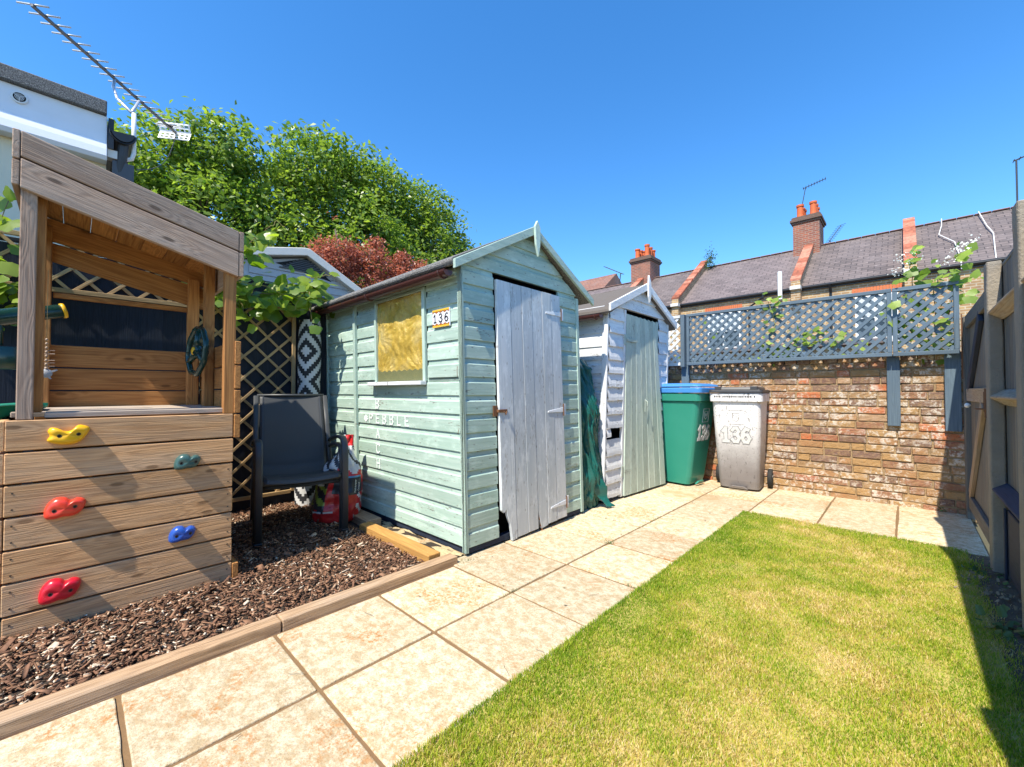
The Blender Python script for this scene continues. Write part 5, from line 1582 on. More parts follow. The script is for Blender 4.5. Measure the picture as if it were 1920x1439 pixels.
# ------------------------------------------------------------------ terrace of houses behind
M['ridge'] = plain('dull_ridge_tile', (.26, .14, .11), (.17, .11, .095), 3, .85)
def terrace():
    YW, YRd, ZE, ZR = 19.0, 22.5, 4.96, 7.42
    pitch = math.atan2(ZR - ZE, YRd - YW + .1); Ls = math.hypot(ZR - ZE, YRd - YW + .1)
    def house(x0, x1, lab, slate='slate', lint=(), par=None, chim=None, zr=0.):
        Hs = thing('terraced_house', lab, 'house', ((x0 + x1) / 2, YW, 0))
        mb = MB(); mb.box(x0, x1, YW, YW + 7, 0, ZE + .02)
        mb.prism([(x0, YW + .2, ZE + .022), (x0, YW + 6.8, ZE + .022), (x0, YRd, ZR - .05)], (x1 - x0, 0, 0))
        mb.build('wall', 'stock', Hs)
        for side, nm in ((0, 'roof'), (1, 'roof')):
            me = bpy.data.meshes.new('roof'); w_ = x1 - x0
            me.from_pydata([(0, 0, 0), (w_, 0, 0), (w_, Ls, 0), (0, Ls, 0), (0, 0, -.06), (w_, 0, -.06), (w_, Ls, -.06), (0, Ls, -.06)], [], [(0, 1, 2, 3), (7, 6, 5, 4), (0, 4, 5, 1), (1, 5, 6, 2), (2, 6, 7, 3), (3, 7, 4, 0)])
            ob = bpy.data.objects.new('roof', me); COL.objects.link(ob); me.materials.append(M[slate]); ob.parent = Hs
            if side == 0:
                ob.location = Vector((x0, YW - .1, ZE)) - WL[Hs]; ob.rotation_euler = (pitch, 0, 0)
            else:
                ob.location = Vector((x1, 2 * YRd - YW + .1, ZE)) - WL[Hs]; ob.rotation_euler = (pitch, 0, math.pi)
            WL[ob] = WL[Hs]
            if side == 0:
                mb = MB(); x = x0
                while x < x1:
                    mb.bar((x, YRd, ZR + .02), (min(x + .42, x1), YRd, ZR + .02), .18, .05); x += .43
                mb.build('ridge_tiles', 'ridge', Hs, bevel=.02)
        mb = MB(); mb.tube([(x0, YW - .13, ZE - .03), (x1, YW - .13, ZE - .03)], .06, 10); mb.box(x0, x1, YW - .06, YW - .002, ZE - .14, ZE - .01); mb.build('gutter', 'blackp', Hs)
        for (a, b, zt) in lint:
            mb = MB(); x = a
            while x < b - .03:
                mb.box(x, x + .07, YW - .03, YW + .05, zt - .02, zt + .22); x += .082
            mb.build('brick_arch', 'arch', Hs)
            mb = MB(); mb.box(a + .08, b - .08, YW - .012, YW + .02, zt - 1.62, zt - .022); wn = mb.build('window', 'whitepl', Hs)
            m_ = (a + b) / 2
            for j in range(2):
                for q0, q1 in ((a + .16, m_ - .04), (m_ + .04, b - .16)):
                    mb = MB(); z0 = zt - 1.52 + j * .76; mb.box(q0, q1, YW - .02, YW - .013, z0, z0 + .66); mb.build('glass', 'glassdk' if (j == 0 or random.random() < .0) else 'curtain', wn)
            mb = MB(); mb.box(a, b, YW - .08, YW + .02, zt - 1.72, zt - 1.625); mb.build('sill', 'stone', wn)
        if par is not None:
            # stepped party-wall parapet with a red brick coping
            P = par; w2 = .17
            base = lambda t: (YW - .30 + t * (YRd - YW + .35), ZE + .18 + t * (ZR - ZE + .10))
            mb = MB()
            a, b = base(0), base(1)
            mb.prism([(P - w2 + .03, a[0], a[1] - .45), (P - w2 + .03, b[0], b[1] - .45), (P - w2 + .03, b[0], b[1] + .05), (P - w2 + .03, a[0], a[1] + .05)], (2 * w2 - .06, 0, 0))
            mb.box(P - .15, P + .15, YW - .32, YW - .003, 4.45, ZE + .18)
            pw = mb.build('parapet', 'stock', Hs)
            mb = MB(); nn = 17
            for k in range(nn):
                t0, t1 = k / nn, (k + .90) / nn
                q0, q1 = base(t0), base(t1)
                mb.prism([(P - w2, q0[0], q0[1] + .052), (P - w2, q1[0], q1[1] + .052), (P - w2, q1[0], q1[1] + .17), (P - w2, q0[0], q0[1] + .15)], (2 * w2, 0, 0))
            mb.build('coping', 'coping', pw, bevel=.01)
            mb = MB(); mb.box(P - .17, P + .17, YW - .42, YW - .002, ZE - .10, ZE + .03); mb.build('corbel', 'stone', pw)
        if chim is not None:
            cx, cy, wx, wy, zt = chim
            mb = MB(); mb.box(cx - wx / 2, cx + wx / 2, cy - wy / 2, cy + wy / 2, ZR - 1.0, zt - .32)
            C_ = mb.build('chimney', 'redbrick', Hs)
            mb = MB()
            for k, (e, z0, z1) in enumerate(((.05, zt - .318, zt - .24), (.10, zt - .238, zt - .13), (.05, zt - .128, zt - .03), (.02, zt - .028, zt))):
                mb.box(cx - wx / 2 - e, cx + wx / 2 + e, cy - wy / 2 - e, cy + wy / 2 + e, z0, z1)
            mb.build('chimney_cap', 'redbrick_dk', C_, bevel=.01)
            for ix in (-1, 1):
                for iy in (-1, 0, 1):
                    mb = MB(); hh = random.uniform(.52, .68); r_ = random.uniform(.13, .15)
                    c = (cx + ix * wx * .25, cy + iy * wy * .30, zt)
                    mb.lathe([(r_ * 1.05, 0), (r_ * .92, hh * .25), (r_ * .88, hh * .8), (r_ * 1.08, hh * .86), (r_ * 1.1, hh), (r_ * .8, hh), (r_ * .78, hh * .6)], c, Z, 16)
                    mb.build('chimney_pot', 'terracotta', C_, smooth=False)
        return Hs
    house(-16.5, -10.75, 'pale roofed terraced house left of the first chimney, mostly hidden by the sheds', 'slate_b', (), -10.75, (-10.78, 22.5, 1.15, 1.25, 8.62))
    house(-10.75, -7.55, 'terraced house with a grey slate roof right of the first chimney', 'slate', ((-8.9, -7.85, 4.34),), -7.55)
    h3 = house(-7.55, -2.98, 'terraced house with pale streaked slates between the weedy parapet and the tall chimney', 'slate_b', ((-6.35, -4.85, 4.42),), -2.98, (-3.08, 22.5, .95, 1.25, 8.72))
    h4 = house(-2.98, .16, 'terraced house with a plain purple slate roof between the tall chimney and the upright parapet', 'slate', ((-1.35, .02 - .1, 4.42),), .16)
    h5 = house(.16, 5.2, 'terraced house with white cables down its roof at the right end of the row', 'slate', ())
    for pts in (((1.05, 22.42, 7.45), (1.02, 21.9, 7.05), (.92, 21.2, 6.55), (1.25, 20.4, 6.0), (1.30, 19.2, 5.15), (1.28, 18.65, 4.7)), ((1.98, 22.42, 7.45), (2.05, 21.2, 6.57), (2.13, 20.6, 6.13), (2.02, 19.2, 5.15), (2.0, 18.65, 4.5))):
        mb = MB(); mb.tube([Vector(p) + Vector((0, -.03, .06)) for p in pts], .015, 6); mb.build('cable', 'wire', h5)
    mb = MB(); mb.tube([(-3.47, 18.62, 4.55), (-3.47, 18.62, 5.62)], .075, 12); mb.build('flue_pipe', 'whitepl', h3)
    mb = MB(); mb.tube([(-4.05, 18.65, 4.9), (-4.05, 18.65, 4.72), (-4.6, 18.9, 4.45), (-4.6, 18.93, 1.0)], .045, 8); mb.build('downpipe', 'blackp', h3)
    mb = MB(); mb.tube([(-1.95, 18.68, 4.9), (-1.95, 18.92, 4.6), (-1.95, 18.93, 1.0)], .045, 8); mb.build('downpipe', 'blackp', h4)
    # single-storey rear addition, its white window frames show through the trellis
    X = thing('rear_extension', 'low rear extension with white framed windows glimpsed through the blue trellis', 'extension', (-3.2, 16, 0))
    mb = MB(); mb.box(-7.0, -.6, 15.6, 18.9, 0, 2.35); mb.build('wall', 'stock', X)
    mb = MB(); mb.prism([(-7.15, 15.35, 2.36), (-7.15, 18.95, 2.75), (-7.15, 18.95, 2.85), (-7.15, 15.35, 2.46)], (6.7, 0, 0)); mb.build('roof', 'slate', X)
    for a, b in ((-6.2, -4.4), (-3.6, -2.2)):
        mb = MB(); mb.box(a, b, 15.56, 15.62, 1.1, 2.25); f = mb.build('window', 'whitepl', X)
        m_ = (a + b) / 2
        for q0, q1 in ((a + .1, m_ - .05), (m_ + .05, b - .1)):
            mb = MB(); mb.box(q0, q1, 15.545, 15.558, 1.2, 2.15); mb.build('glass', 'glassdk', f)
    # far house with a brown tiled roof and its neighbour
    B = thing('house', 'distant house with a brown tiled roof beyond the terrace', 'house', (-21, 33, 0))
    mb = MB(); mb.box(-27, -19.5, 30.5, 38, 0, 8.6); mb.build('wall', 'stock', B)
    mb = MB(); mb.prism([(-27.4, 29.8, 8.5), (-27.4, 38.6, 8.5), (-27.4, 34.2, 11.9)], (8.2, 0, 0)); mb.build('roof', 'rooftile', B)
    # little shrub rooted at the top of a parapet
    S = thing('parapet_weed', 'small shrub growing on top of a parapet', 'shrub', (-7.2, 22.3, 7.4))
    P = np.array([[-7.15, 22.2, 7.72]]) + RNG.normal(size=(420, 3)) * np.array([.13, .13, .24])
    T_, U_, N_ = frames(rnd_unit(420)); V_, F_ = scatter(P, T_, U_, N_, RNG.uniform(.05, .10, 420), np.array([(0, 0, 0), (.5, .3, .05), (1, 0, 0), (.5, -.3, .05)]), [(0, 1, 2, 3)])
    npmesh('leaves', 'weed', V_, F_, np.repeat(RNG.uniform(size=420), 4), S)
    mb = MB(); mb.tube([(-7.2, 22.3, 7.35), (-7.15, 22.2, 7.8)], .015, 6); mb.build('stem', 'stem', S)

def yagi(name, lab, base, top, boomdir, L, n, elen, grp=None, r=.012):
    A = thing(name, lab, 'TV aerial', base, grp)
    mb = MB(); mb.tube([base, top], r, 6); mb.build('mast', 'alu_dk', A)
    b = Vector(boomdir).normalized(); c = Vector(top); e = b.cross(Z).normalized()
    mb = MB(); mb.tube([c - b * L * .12, c + b * L * .88], r * .9, 6); mb.build('boom', 'alu_dk', A)
    for k in range(n):
        p = c + b * (L * (-.10 + .96 * k / (n - 1)))
        mb = MB(); mb.tube([p - e * elen / 2, p + e * elen / 2], r * .55, 5); mb.build('element', 'alu_dk', A)
M['curtain'] = plain('pale_net_curtain', (.55, .57, .58), (.4, .43, .45), 5, .4)
M['redbrick_dk'] = farbrick('sooty_brick', (.15, .075, .05), (.10, .06, .045), (.10, .08, .07))
terrace()
yagi('television_aerial', 'thin television aerial on a mast above the tall chimney', (-3.40, 22.3, 8.6), (-3.13, 22.3, 10.1), (1, .1, .25), .85, 9, .34, r=.018)
yagi('television_aerial', 'blurred grey television aerial behind the right side of the tall chimney', (-2.35, 22.9, 7.2), (-2.35, 22.9, 7.7), (.35, .5, .72), 1.1, 9, .40, r=.016)
yagi('television_aerial', 'tall bare aerial mast on the ridge at the right edge', (2.88, 22.4, 7.3), (2.88, 22.4, 9.05), (1, 0, .3), .6, 5, .3, r=.025)
yagi('television_aerial', 'pale tilted aerial left of the first chimney', (-13.0, 23.5, 7.6), (-12.9, 23.5, 8.45), (-.8, .1, .45), 1.6, 7, .3, r=.03)

# ------------------------------------------------------------------ white house, gutter and aerial on the left
def whitehouse():
    Hs = thing('white_house', 'white rendered building with a felt edged flat roof behind the playhouse', 'house', (-7, -3, 0))
    mb = MB(); mb.box(-10, -5.06, -8, .165, 0, 3.02); mb.build('wall', 'cream', Hs)
    mb = MB()
    prof = [(-5.055, 2.985), (-4.955, 2.985), (-4.935, 3.02), (-4.945, 3.08), (-4.965, 3.15), (-4.972, 3.22), (-4.972, 3.375), (-5.055, 3.375)]
    mb.prism([(x, -8, z) for x, z in prof], (0, 8.165, 0)); mb.build('fascia', 'upvc', Hs, bevel=.004)
    mb = MB(); mb.prism([(-10.1, -8, 3.378), (-4.93, -8, 3.378), (-4.93, -8, 3.49), (-4.97, -8, 3.505), (-10.1, -8, 3.505)], (0, 8.16, 0)); mb.build('roof', 'felt', Hs, bevel=.008, seg=2)
    mb = MB(); c = (-4.972, -.325, 3.285)
    mb.lathe([(.030, .0), (.045, .0), (.047, .006), (.043, .014), (.036, .015)], c, (1, 0, 0), 28)
    for k in range(3): mb.tube([(c[0] + .018, c[1], c[2]), (c[0] + .018, c[1] + .034 * math.cos(k * 2.09 + .5), c[2] + .034 * math.sin(k * 2.09 + .5))], .002, 5)
    for rr in (.009, .016, .023): mb.tube([(c[0] + .018, c[1] + rr * math.cos(a * .2618), c[2] + rr * math.sin(a * .2618)) for a in range(25)], .0016, 5, False)
    v = mb.build('vent', 'whitepl', Hs)
    mb = MB(); mb.lathe([(.034, .0152), (.033, .0165)], c, (1, 0, 0), 24); mb.build('grille', 'dark', v)
    # half-round gutter along the return wall, with its downpipe
    mb = MB(); n = 12; vs = []; fs = []
    for x in (-9.8, -4.93):
        for k in range(n + 1):
            a = math.pi + math.pi * k / n; vs.append((x, .262 + .075 * math.cos(a), 3.27 + .085 * math.sin(a) - (.02 if k == 0 else 0)))
    q = n + 1
    for k in range(n): fs.append((k, k + 1, q + k + 1, q + k))
    fs.append(tuple(q + k for k in range(q)))
    mb.add(vs, fs)
    mb.tube([(-4.95, .262 + .082 * math.cos(math.pi + math.pi * k / n), 3.265 + .09 * math.sin(math.pi + math.pi * k / n)) for k in range(n + 1)], .01, 6)
    mb.box(-9.8, -4.95, .170, .205, 3.10, 3.36)
    mb.build('gutter', 'blackp', Hs)
    mb = MB(); mb.tube([(-5.0, .27, 3.19), (-5.0, .26, 3.08), (-5.02, .24, 2.9), (-5.02, .24, .1)], .038, 14); mb.build('downpipe', 'blackp_dull', Hs)
    mb = MB(); mb.box(-5.05, -4.97, .168, .23, 3.03, 3.10); mb.build('bracket', 'grey_trim', Hs)
    mb = MB(); mb.box(-5.09, -4.98, .2, .34, 2.6, 3.02); mb.build('soffit_box', 'louvre', Hs)
M['blackp_dull'] = plain('dull_black_downpipe', (.035, .035, .037), (.06, .058, .055), 12, .6)
whitehouse()

M['boomgrey'] = plain('grey_boom_metal', (.22, .215, .20), (.14, .135, .13), 20, .45, metal=.4)
def big_aerial():
    A = thing('rooftop_aerial', 'long yagi television aerial with a white mesh reflector on a curved pipe', 'TV aerial', (-5.0, .3, 3.1))
    tip = Vector((-4.83, -.262, 3.985)); end = Vector((-5.30, .66, 3.61))
    # tip and tail: the boom slopes down and away towards the reflector
    f = lambda u, v, x: None
    C0 = Vector((0, 0, 1)); yw = R(43.5); pt = R(1.15)
    f0 = Vector((-math.sin(yw), math.cos(yw), 0)); rr = Vector((math.cos(yw), math.sin(yw), 0))
    e = Vector((.56, .83, 0)).normalized()
    tip = Vector((-5.0, -.27, 4.069)) ; end0 = Vector((-5.0, .631, 3.458))
    # slide the tail along its line of sight until the boom is square to the elements
    d = end0 - C0; t = (tip - C0).dot(e) / d.dot(e) if abs(d.dot(e)) > 1e-5 else 1
    end = C0 + d * max(.8, min(1.25, t))
    b = (end - tip); L = b.length; bd = b.normalized()
    mb = MB(); mb.bar(tip - bd * .01, end + bd * .02, .022, .022); mb.build('boom', 'boomgrey', A, bevel=.002)
    up = e.cross(bd).normalized()
    if up.z < 0: up = -up
    n = 17
    for k in range(n):
        p = tip + b * (k / (n + .6)) + up * .012
        h = .105 - .002 * k * .3
        mb = MB(); mb.tube([p - e * h, p + e * h], .0068, 8); el = mb.build('element', 'steel', A, smooth=True)
        mb = MB(); mb.bar(p - e * .016 - up * .004, p + e * .016 - up * .004, .016, .012); mb.build('clip', 'blackp', el)
    # folded dipole and reflector plates
    q = tip + b * .93 + up * .016
    pts = []
    for k in range(25):
        a = 2 * math.pi * k / 24; c, s = math.cos(a), math.sin(a)
        pts.append(q + e * (.11 * (1 if c > 0 else -1) * min(1, abs(c) * 3) + .018 * c) + bd * (.016 * s))
    mb = MB(); mb.tube(pts, .0065, 8); mb.build('dipole', 'whitepl', A, smooth=True)
    mb = MB(); mb.bar(q - e * .03, q + e * .03, .035, .03); mb.build('junction_box', 'blackp', A, bevel=.004)
    for sg in (1, -1):
        o = end - bd * .005
        ru = (up * sg * .9 + bd * -.35).normalized()
        mb = MB(); W_, H_ = .30, .10
        for i in range(3): mb.bar(o - e * W_ / 2 + ru * (.012 + i * .042), o + e * W_ / 2 + ru * (.012 + i * .042), .018, .003, bd)
        for i in range(7): mb.bar(o + e * (W_ * (i / 6 - .5)) + ru * .0, o + e * (W_ * (i / 6 - .5)) + ru * .105, .022 if i in (0, 3, 6) else .016, .003, bd)
        mb.build('reflector', 'whitepl', A)
    m0 = tip + b * .66
    mb = MB()
    mb.tube([(-5.02, .20, 3.055), (-5.02, .27, 3.06), (-5.01, .325, 3.085), (-5.0, .338, 3.14), (-5.0, .336, 3.30), (-5.0, .335, 3.50)], .017, 10); mb.build('mast', 'whitepl', A, smooth=True)
    mb = MB(); a0 = tip + b * .47
    w0 = Vector((-5.0, .32, 3.50))
    mb.tube([w0, w0.lerp(a0, .55) + Vector((0, -.03, -.07)), w0.lerp(a0, .85) + Vector((0, -.025, -.05)), a0 - up * .01], .0125, 10); mb.build('arm', 'steel', A, smooth=True)
    mb = MB(); mb.tube([w0, m0], .012, 8); mb.build('clamp', 'steel', A, smooth=True)
    mb = MB()
    c0 = end + Vector((0, 0, -.02)); c1 = Vector((-5.05, .36, 3.02))
    mb.tube([c0.lerp(c1, k / 14) + Vector((0, .04, -.12)) * math.sin(math.pi * k / 14) for k in range(15)], .004, 6); mb.build('cable', 'coax', A)
big_aerial()

# ------------------------------------------------------------------ grey summerhouse over the back fence
def summerhouse():
    S = thing('summerhouse', 'grey panelled garden building with a louvred gable over the back fence', 'shed', (-6.2, 1.9, 0))
    X = -5.22; yc, za = 1.87, 2.60
    sR, sL = (2.45 - 1.87), (1.87 - 1.25)
    mb = MB(); mb.box(X - 2.4, X, .9, 2.9, 0, 2.2)
    mb.prism([(X - 2.4, .9, 2.202), (X - 2.4, 2.9, 2.202), (X - 2.4, 2.9, 2.21), (X - 2.4, yc, za), (X - 2.4, .9, 2.35)], (2.4, 0, 0)); mb.build('wall', 'grey_wall', S)
    for z in (2.22, 2.31, 2.40):
        mb = MB(); mb.box(X, X + .012, 1.0 if z < 2.3 else 1.3, 2.6 - (z - 2.22) * 1.6, z, z + .082); mb.build('panel', 'grey_wall', S, bevel=.004)
    mb = MB()
    mb.prism([(X + .10, yc - .02, 2.70), (X + .10, yc + .04, 2.70), (X + .10, 3.05, 2.06), (X + .10, 3.05, 1.97), (X + .10, yc + .01, 2.615), (X + .10, .75, 2.36), (X + .10, .75, 2.45)], (-2.7, 0, 0)); mb.build('roof', 'grey_trim', S, bevel=.006)
    mb = MB(); mb.prism([(X + .014, 1.56, 2.475), (X + .014, 2.20, 2.475 - .10), (X + .014, yc + .03, 2.60)], (.004, 0, 0)); L = mb.build('louvre', 'dark', S)
    mb = MB()
    for k in range(7):
        z = 2.43 + k * .022; t = (2.60 - z) / .19
        mb.box(X + .018, X + .032, yc - .30 * t, yc + .03 + .28 * t, z, z + .012)
    mb.build('slats', 'louvre', L)
    mb = MB(); mb.box(X + .0, X + .016, 1.95, 2.75, 1.9, 2.17); mb.build('window', 'glassdk', S)
summerhouse()

# ------------------------------------------------------------------ foliage
LEAF5 = [(0, 0)]
def lobed():
    pts = []
    for k in range(20):
        a = 2 * math.pi * k / 20
        r = .44 + .085 * math.cos(5 * (a - math.pi)) + .03 * math.cos(15 * a) - .18 * max(0, math.cos(a - math.pi)) ** 6
        pts.append((.42 + r * 1.05 * math.cos(a), r * 1.15 * math.sin(a)))
    v = [(.42, 0, .0)] + [(x, y, -.16 * abs(y) - .22 * max(0, x - .5) ** 2) for x, y in pts]
    f = [(0, 1 + k, 1 + (k + 1) % 20) for k in range(20)]
    return np.array(v), f
LV, LF = lobed()

def vine_plant(lab, stems, nleaf, loc, spread, size, tend=(), frontbias=(.7, -.35, .6), mat='vine', name='grape_vine', cat='vine', smat='stem'):
    V_ = thing(name, lab, cat, loc)
    mb = MB(); pos = []
    for s in stems:
        pts = [Vector(p) for p in s]
        fine = []
        for a, b in zip(pts, pts[1:]):
            for k in range(4): fine.append(a.lerp(b, k / 4) + Vector((random.gauss(0, .006), random.gauss(0, .006), random.gauss(0, .006))))
        fine.append(pts[-1]); mb.tube(fine, [.0045 * (1 - .6 * i / len(fine)) for i in range(len(fine))], 6); pos.append(fine)
    mb.build('stems', smat, V_, smooth=True)
    P = []; N = []; T = []
    for k in range(nleaf):
        st = random.choice(pos); p = random.choice(st)
        P.append(p + Vector([random.gauss(0, s) for s in spread]))
        n = Vector(frontbias) + Vector([random.gauss(0, .45) for _ in range(3)]); N.append(n.normalized())
        t = Vector((random.gauss(.15, .4), random.gauss(0, .6), -1)); T.append(t)
    P, N, T = (np.array([tuple(q) for q in X]) for X in (P, N, T))
    T = T - N * np.sum(T * N, 1, keepdims=True); T /= np.linalg.norm(T, axis=1, keepdims=True); U = np.cross(N, T)
    sz = RNG.uniform(.45, 1.15, nleaf) * size
    vv, ff = scatter(P, T, U, N, sz, LV, LF)
    npmesh('leaves', mat, vv, ff, np.repeat(RNG.uniform(size=nleaf), len(LV)), V_, smooth=True)
    if tend:
        mb = MB()
        for s in tend:
            pts = [Vector(p) for p in s]; fine = []
            for i, (a, b) in enumerate(zip(pts, pts[1:])):
                for k in range(5): fine.append(a.lerp(b, k / 5) + Vector((0, .012 * math.sin(k + i * 5), .008 * math.sin(1.7 * k + i))))
            mb.tube(fine, .0022, 5)
        mb.build('tendrils', 'tendril', V_, smooth=True)
    return V_

vine_plant('leafy grape vine spilling over the fence between the playhouse and the green shed',
    [[(-4.0, .55, 1.82), (-3.9, .75, 1.90), (-3.85, 1.0, 1.88), (-3.8, 1.25, 1.86), (-3.75, 1.5, 1.86)],
     [(-4.0, .7, 1.8), (-3.85, .85, 2.05), (-3.75, .98, 2.22), (-3.7, 1.07, 2.33)], [(-3.95, .8, 1.75), (-3.85, .95, 1.78), (-3.8, 1.15, 1.82), (-3.75, 1.38, 1.8)],
     [(-4.0, 1.2, 1.9), (-3.85, 1.4, 2.0), (-3.75, 1.52, 2.03)], [(-3.95, .7, 1.95), (-3.8, .82, 1.9), (-3.72, .85, 1.72), (-3.7, .9, 1.60)],
     [(-3.95, .62, 1.95), (-3.8, .74, 2.05), (-3.7, .80, 2.1)]], 245, (-3.95, .9, 1.7), (.07, .09, .06), .125,
    [[(-3.75, 1.4, 1.85), (-3.70, 1.5, 1.80), (-3.68, 1.58, 1.78), (-3.66, 1.66, 1.77)], [(-3.75, 1.3, 1.84), (-3.70, 1.28, 1.72), (-3.70, 1.22, 1.66)], [(-3.75, 1.5, 2.03), (-3.72, 1.6, 2.06), (-3.7, 1.66, 2.0)], [(-3.7, 1.05, 2.32), (-3.68, 1.12, 2.38), (-3.66, 1.17, 2.33)], [(-3.75, .85, 1.85), (-3.7, 1.05, 1.84), (-3.7, 1.3, 1.76)]])
vine_plant('grape vine shoots climbing at the far left behind the playhouse',
    [[(-4.0, -.55, 1.5), (-3.9, -.42, 1.75), (-3.85, -.34, 1.95), (-3.8, -.28, 2.12)], [(-3.95, -.5, 1.6), (-3.85, -.4, 1.72), (-3.8, -.24, 1.74), (-3.8, -.14, 1.70)], [(-4.0, -.45, 1.5), (-3.85, -.35, 1.6), (-3.8, -.3, 1.55)]],
    85, (-3.95, -.4, 1.5), (.05, .05, .10), .12)
# the spray that hangs in front of the green shed (its shadow falls on the boards)
vine_plant('thin hanging vine shoot with three drooping leaves beside the green shed',
    [[(-3.72, 1.38, 1.86), (-3.66, 1.36, 1.80), (-3.63, 1.36, 1.70), (-3.62, 1.37, 1.60)]], 7, (-3.7, 1.37, 1.8), (.03, .02, .04), .10)

def crown_tree(name, lab, cat, base, blobs, limbs, nclump, leafsz, mat, nl=6, clump=.28, barkr=.22):
    T = thing(name, lab, cat, base)
    mb = MB()
    for pts, r0, r1 in limbs:
        k = len(pts); mb.tube([Vector(p) for p in pts], [r0 + (r1 - r0) * i / (k - 1) for i in range(k)], 8)
    mb.build('trunk', 'bark_limb', T, smooth=True)
    B = np.array(blobs, dtype=float); vol = B[:, 3] ** 2
    idx = RNG.choice(len(B), nclump, p=vol / vol.sum())
    d = rnd_unit(nclump); rad = RNG.uniform(.45, 1.0, nclump) ** .6
    P = B[idx, :3] + d * (B[idx, 3] * rad)[:, None]
    # break the outline: noise pushes clumps in and out
    nz = np.array([mn.noise(Vector(p) * .9) for p in P]); P += d * (nz * B[idx, 3] * .45)[:, None]
    keep = np.array([mn.noise(Vector(p) * 1.5 + Vector((9, 3, 1))) for p in P]) > -.24
    P, d, idx = P[keep], d[keep], idx[keep]; n = len(P)
    # twigs from the blob centre outwards
    tw = MB()
    for i in RNG.choice(n, min(n, 500), replace=False):
        p = Vector(P[i]); c = Vector(B[idx[i], :3]); q = c.lerp(p, .45)
        tw.tube([q, q.lerp(p, .5) + Vector((0, 0, -.05)), p], [.016 * barkr / .22, .010 * barkr / .22, .004], 4, False)
    tw.build('twig_sprays', 'bark_limb', T)
    Pl = np.repeat(P, nl, 0) + RNG.normal(size=(n * nl, 3)) * clump * np.array([1, 1, .6]); m = len(Pl)
    Nn = rnd_unit(m) + np.array([0, 0, .9]) + np.repeat(d, nl, 0) * .3
    Tt, Uu, Nn = frames(Nn)
    sz = RNG.uniform(.6, 1.3, m) * leafsz
    tm = np.array([(-.1, 0, 0), (.35, .30, .06), (1, 0, -.12), (.35, -.30, .06)])
    vv, ff = scatter(Pl, Tt, Uu, Nn, sz, tm, [(0, 1, 2, 3)])
    cl = np.repeat(np.clip(RNG.normal(.5, .30, n), 0, 1), nl)
    r = np.clip(cl + RNG.normal(0, .15, m), 0, 1)
    npmesh('crown', mat, vv, ff, np.repeat(r, 4), T)
    return T
X = -14.2
crown_tree('ash_tree', 'large bright green tree filling the sky behind the grey summerhouse', 'tree', (X - .5, 6.2, 0),
    [(X, 1.6, 6.9, 1.25), (X + .4, 2.5, 7.5, 1.1), (X - .6, 3.4, 6.3, 1.6), (X, 4.2, 7.1, 1.25), (X + .6, 5.2, 8.1, 1.25), (X, 5.9, 7.4, 1.7), (X + .5, 6.8, 8.1, 1.2), (X, 7.7, 8.2, 1.25), (X - .4, 8.6, 7.5, 1.6), (X + .3, 9.5, 8.3, 1.0),
     (X, 10.4, 7.4, 1.2), (X + .2, 11.1, 6.7, .9), (X, 11.5, 6.2, .7), (X + .7, 2.2, 5.4, 1.5), (X + .7, 4.4, 5.2, 1.8), (X + .8, 6.6, 5.4, 2.0), (X + .5, 8.8, 5.6, 1.8), (X, 10.6, 5.6, 1.3), (X + .2, 3.0, 8.0, .6), (X + .6, .9, 6.3, .8), (X + 1.0, 3.4, 3.9, 1.5), (X + 1., 6.2, 3.8, 1.6), (X + .8, 9.3, 4.2, 1.5)],
    [([(X - .5, 6.2, 0), (X - .5, 6.2, 2.2), (X - .3, 6.1, 3.6), (X, 6.0, 5.5), (X, 6.1, 7.6)], .36, .06), ([(X - .4, 6.2, 2.4), (X, 4.8, 4.2), (X, 3.6, 5.6), (X, 2.5, 7.2)], .22, .04), ([(X - .3, 6.1, 3.4), (X, 7.8, 5.0), (X, 8.8, 6.4), (X, 9.6, 8.0)], .2, .04),
     ([(X, 7.8, 5.0), (X, 9.6, 5.8), (X, 10.8, 6.8)], .12, .03), ([(X, 4.8, 4.2), (X + .3, 2.8, 4.9), (X, 1.5, 6.4)], .12, .03), ([(X, 6.0, 5.4), (X + .3, 5.2, 6.8), (X + .5, 5.0, 8.2)], .1, .03), ([(X, 6.0, 5.4), (X + .3, 7.0, 6.8), (X + .3, 7.6, 8.3)], .1, .03)],
    11500, .145, 'tree', 9, .19)
X = -8.6
crown_tree('copper_tree', 'copper red leaved small tree behind the green shed roof', 'tree', (X, 4.5, 0),
    [(X, 3.66, 4.55, .10), (X, 3.68, 4.35, .19), (X, 3.72, 4.1, .27), (X, 3.8, 3.75, .42), (X, 4.62, 4.36, .12), (X, 4.58, 4.15, .22), (X, 4.5, 3.8, .38), (X, 5.28, 4.18, .14), (X, 5.2, 3.95, .26), (X, 5.75, 4.12, .16), (X, 5.7, 3.9, .24), (X, 6.15, 4.0, .15), (X, 4.2, 3.3, .55), (X, 5.2, 3.4, .5), (X, 3.4, 3.5, .35), (X, 6.0, 3.5, .4), (X, 4.1, 4.0, .16)],
    [([(X, 4.5, 0), (X, 4.5, 2.2), (X, 4.4, 3.2)], .09, .05), ([(X, 4.5, 2.4), (X, 3.9, 3.4), (X, 3.7, 4.4)], .05, .015), ([(X, 4.5, 2.4), (X, 5.2, 3.4), (X, 5.6, 4.1)], .05, .015), ([(X, 4.4, 3.0), (X, 4.5, 4.2)], .04, .015)],
    2600, .06, 'redleaf', 7, .075, .12)

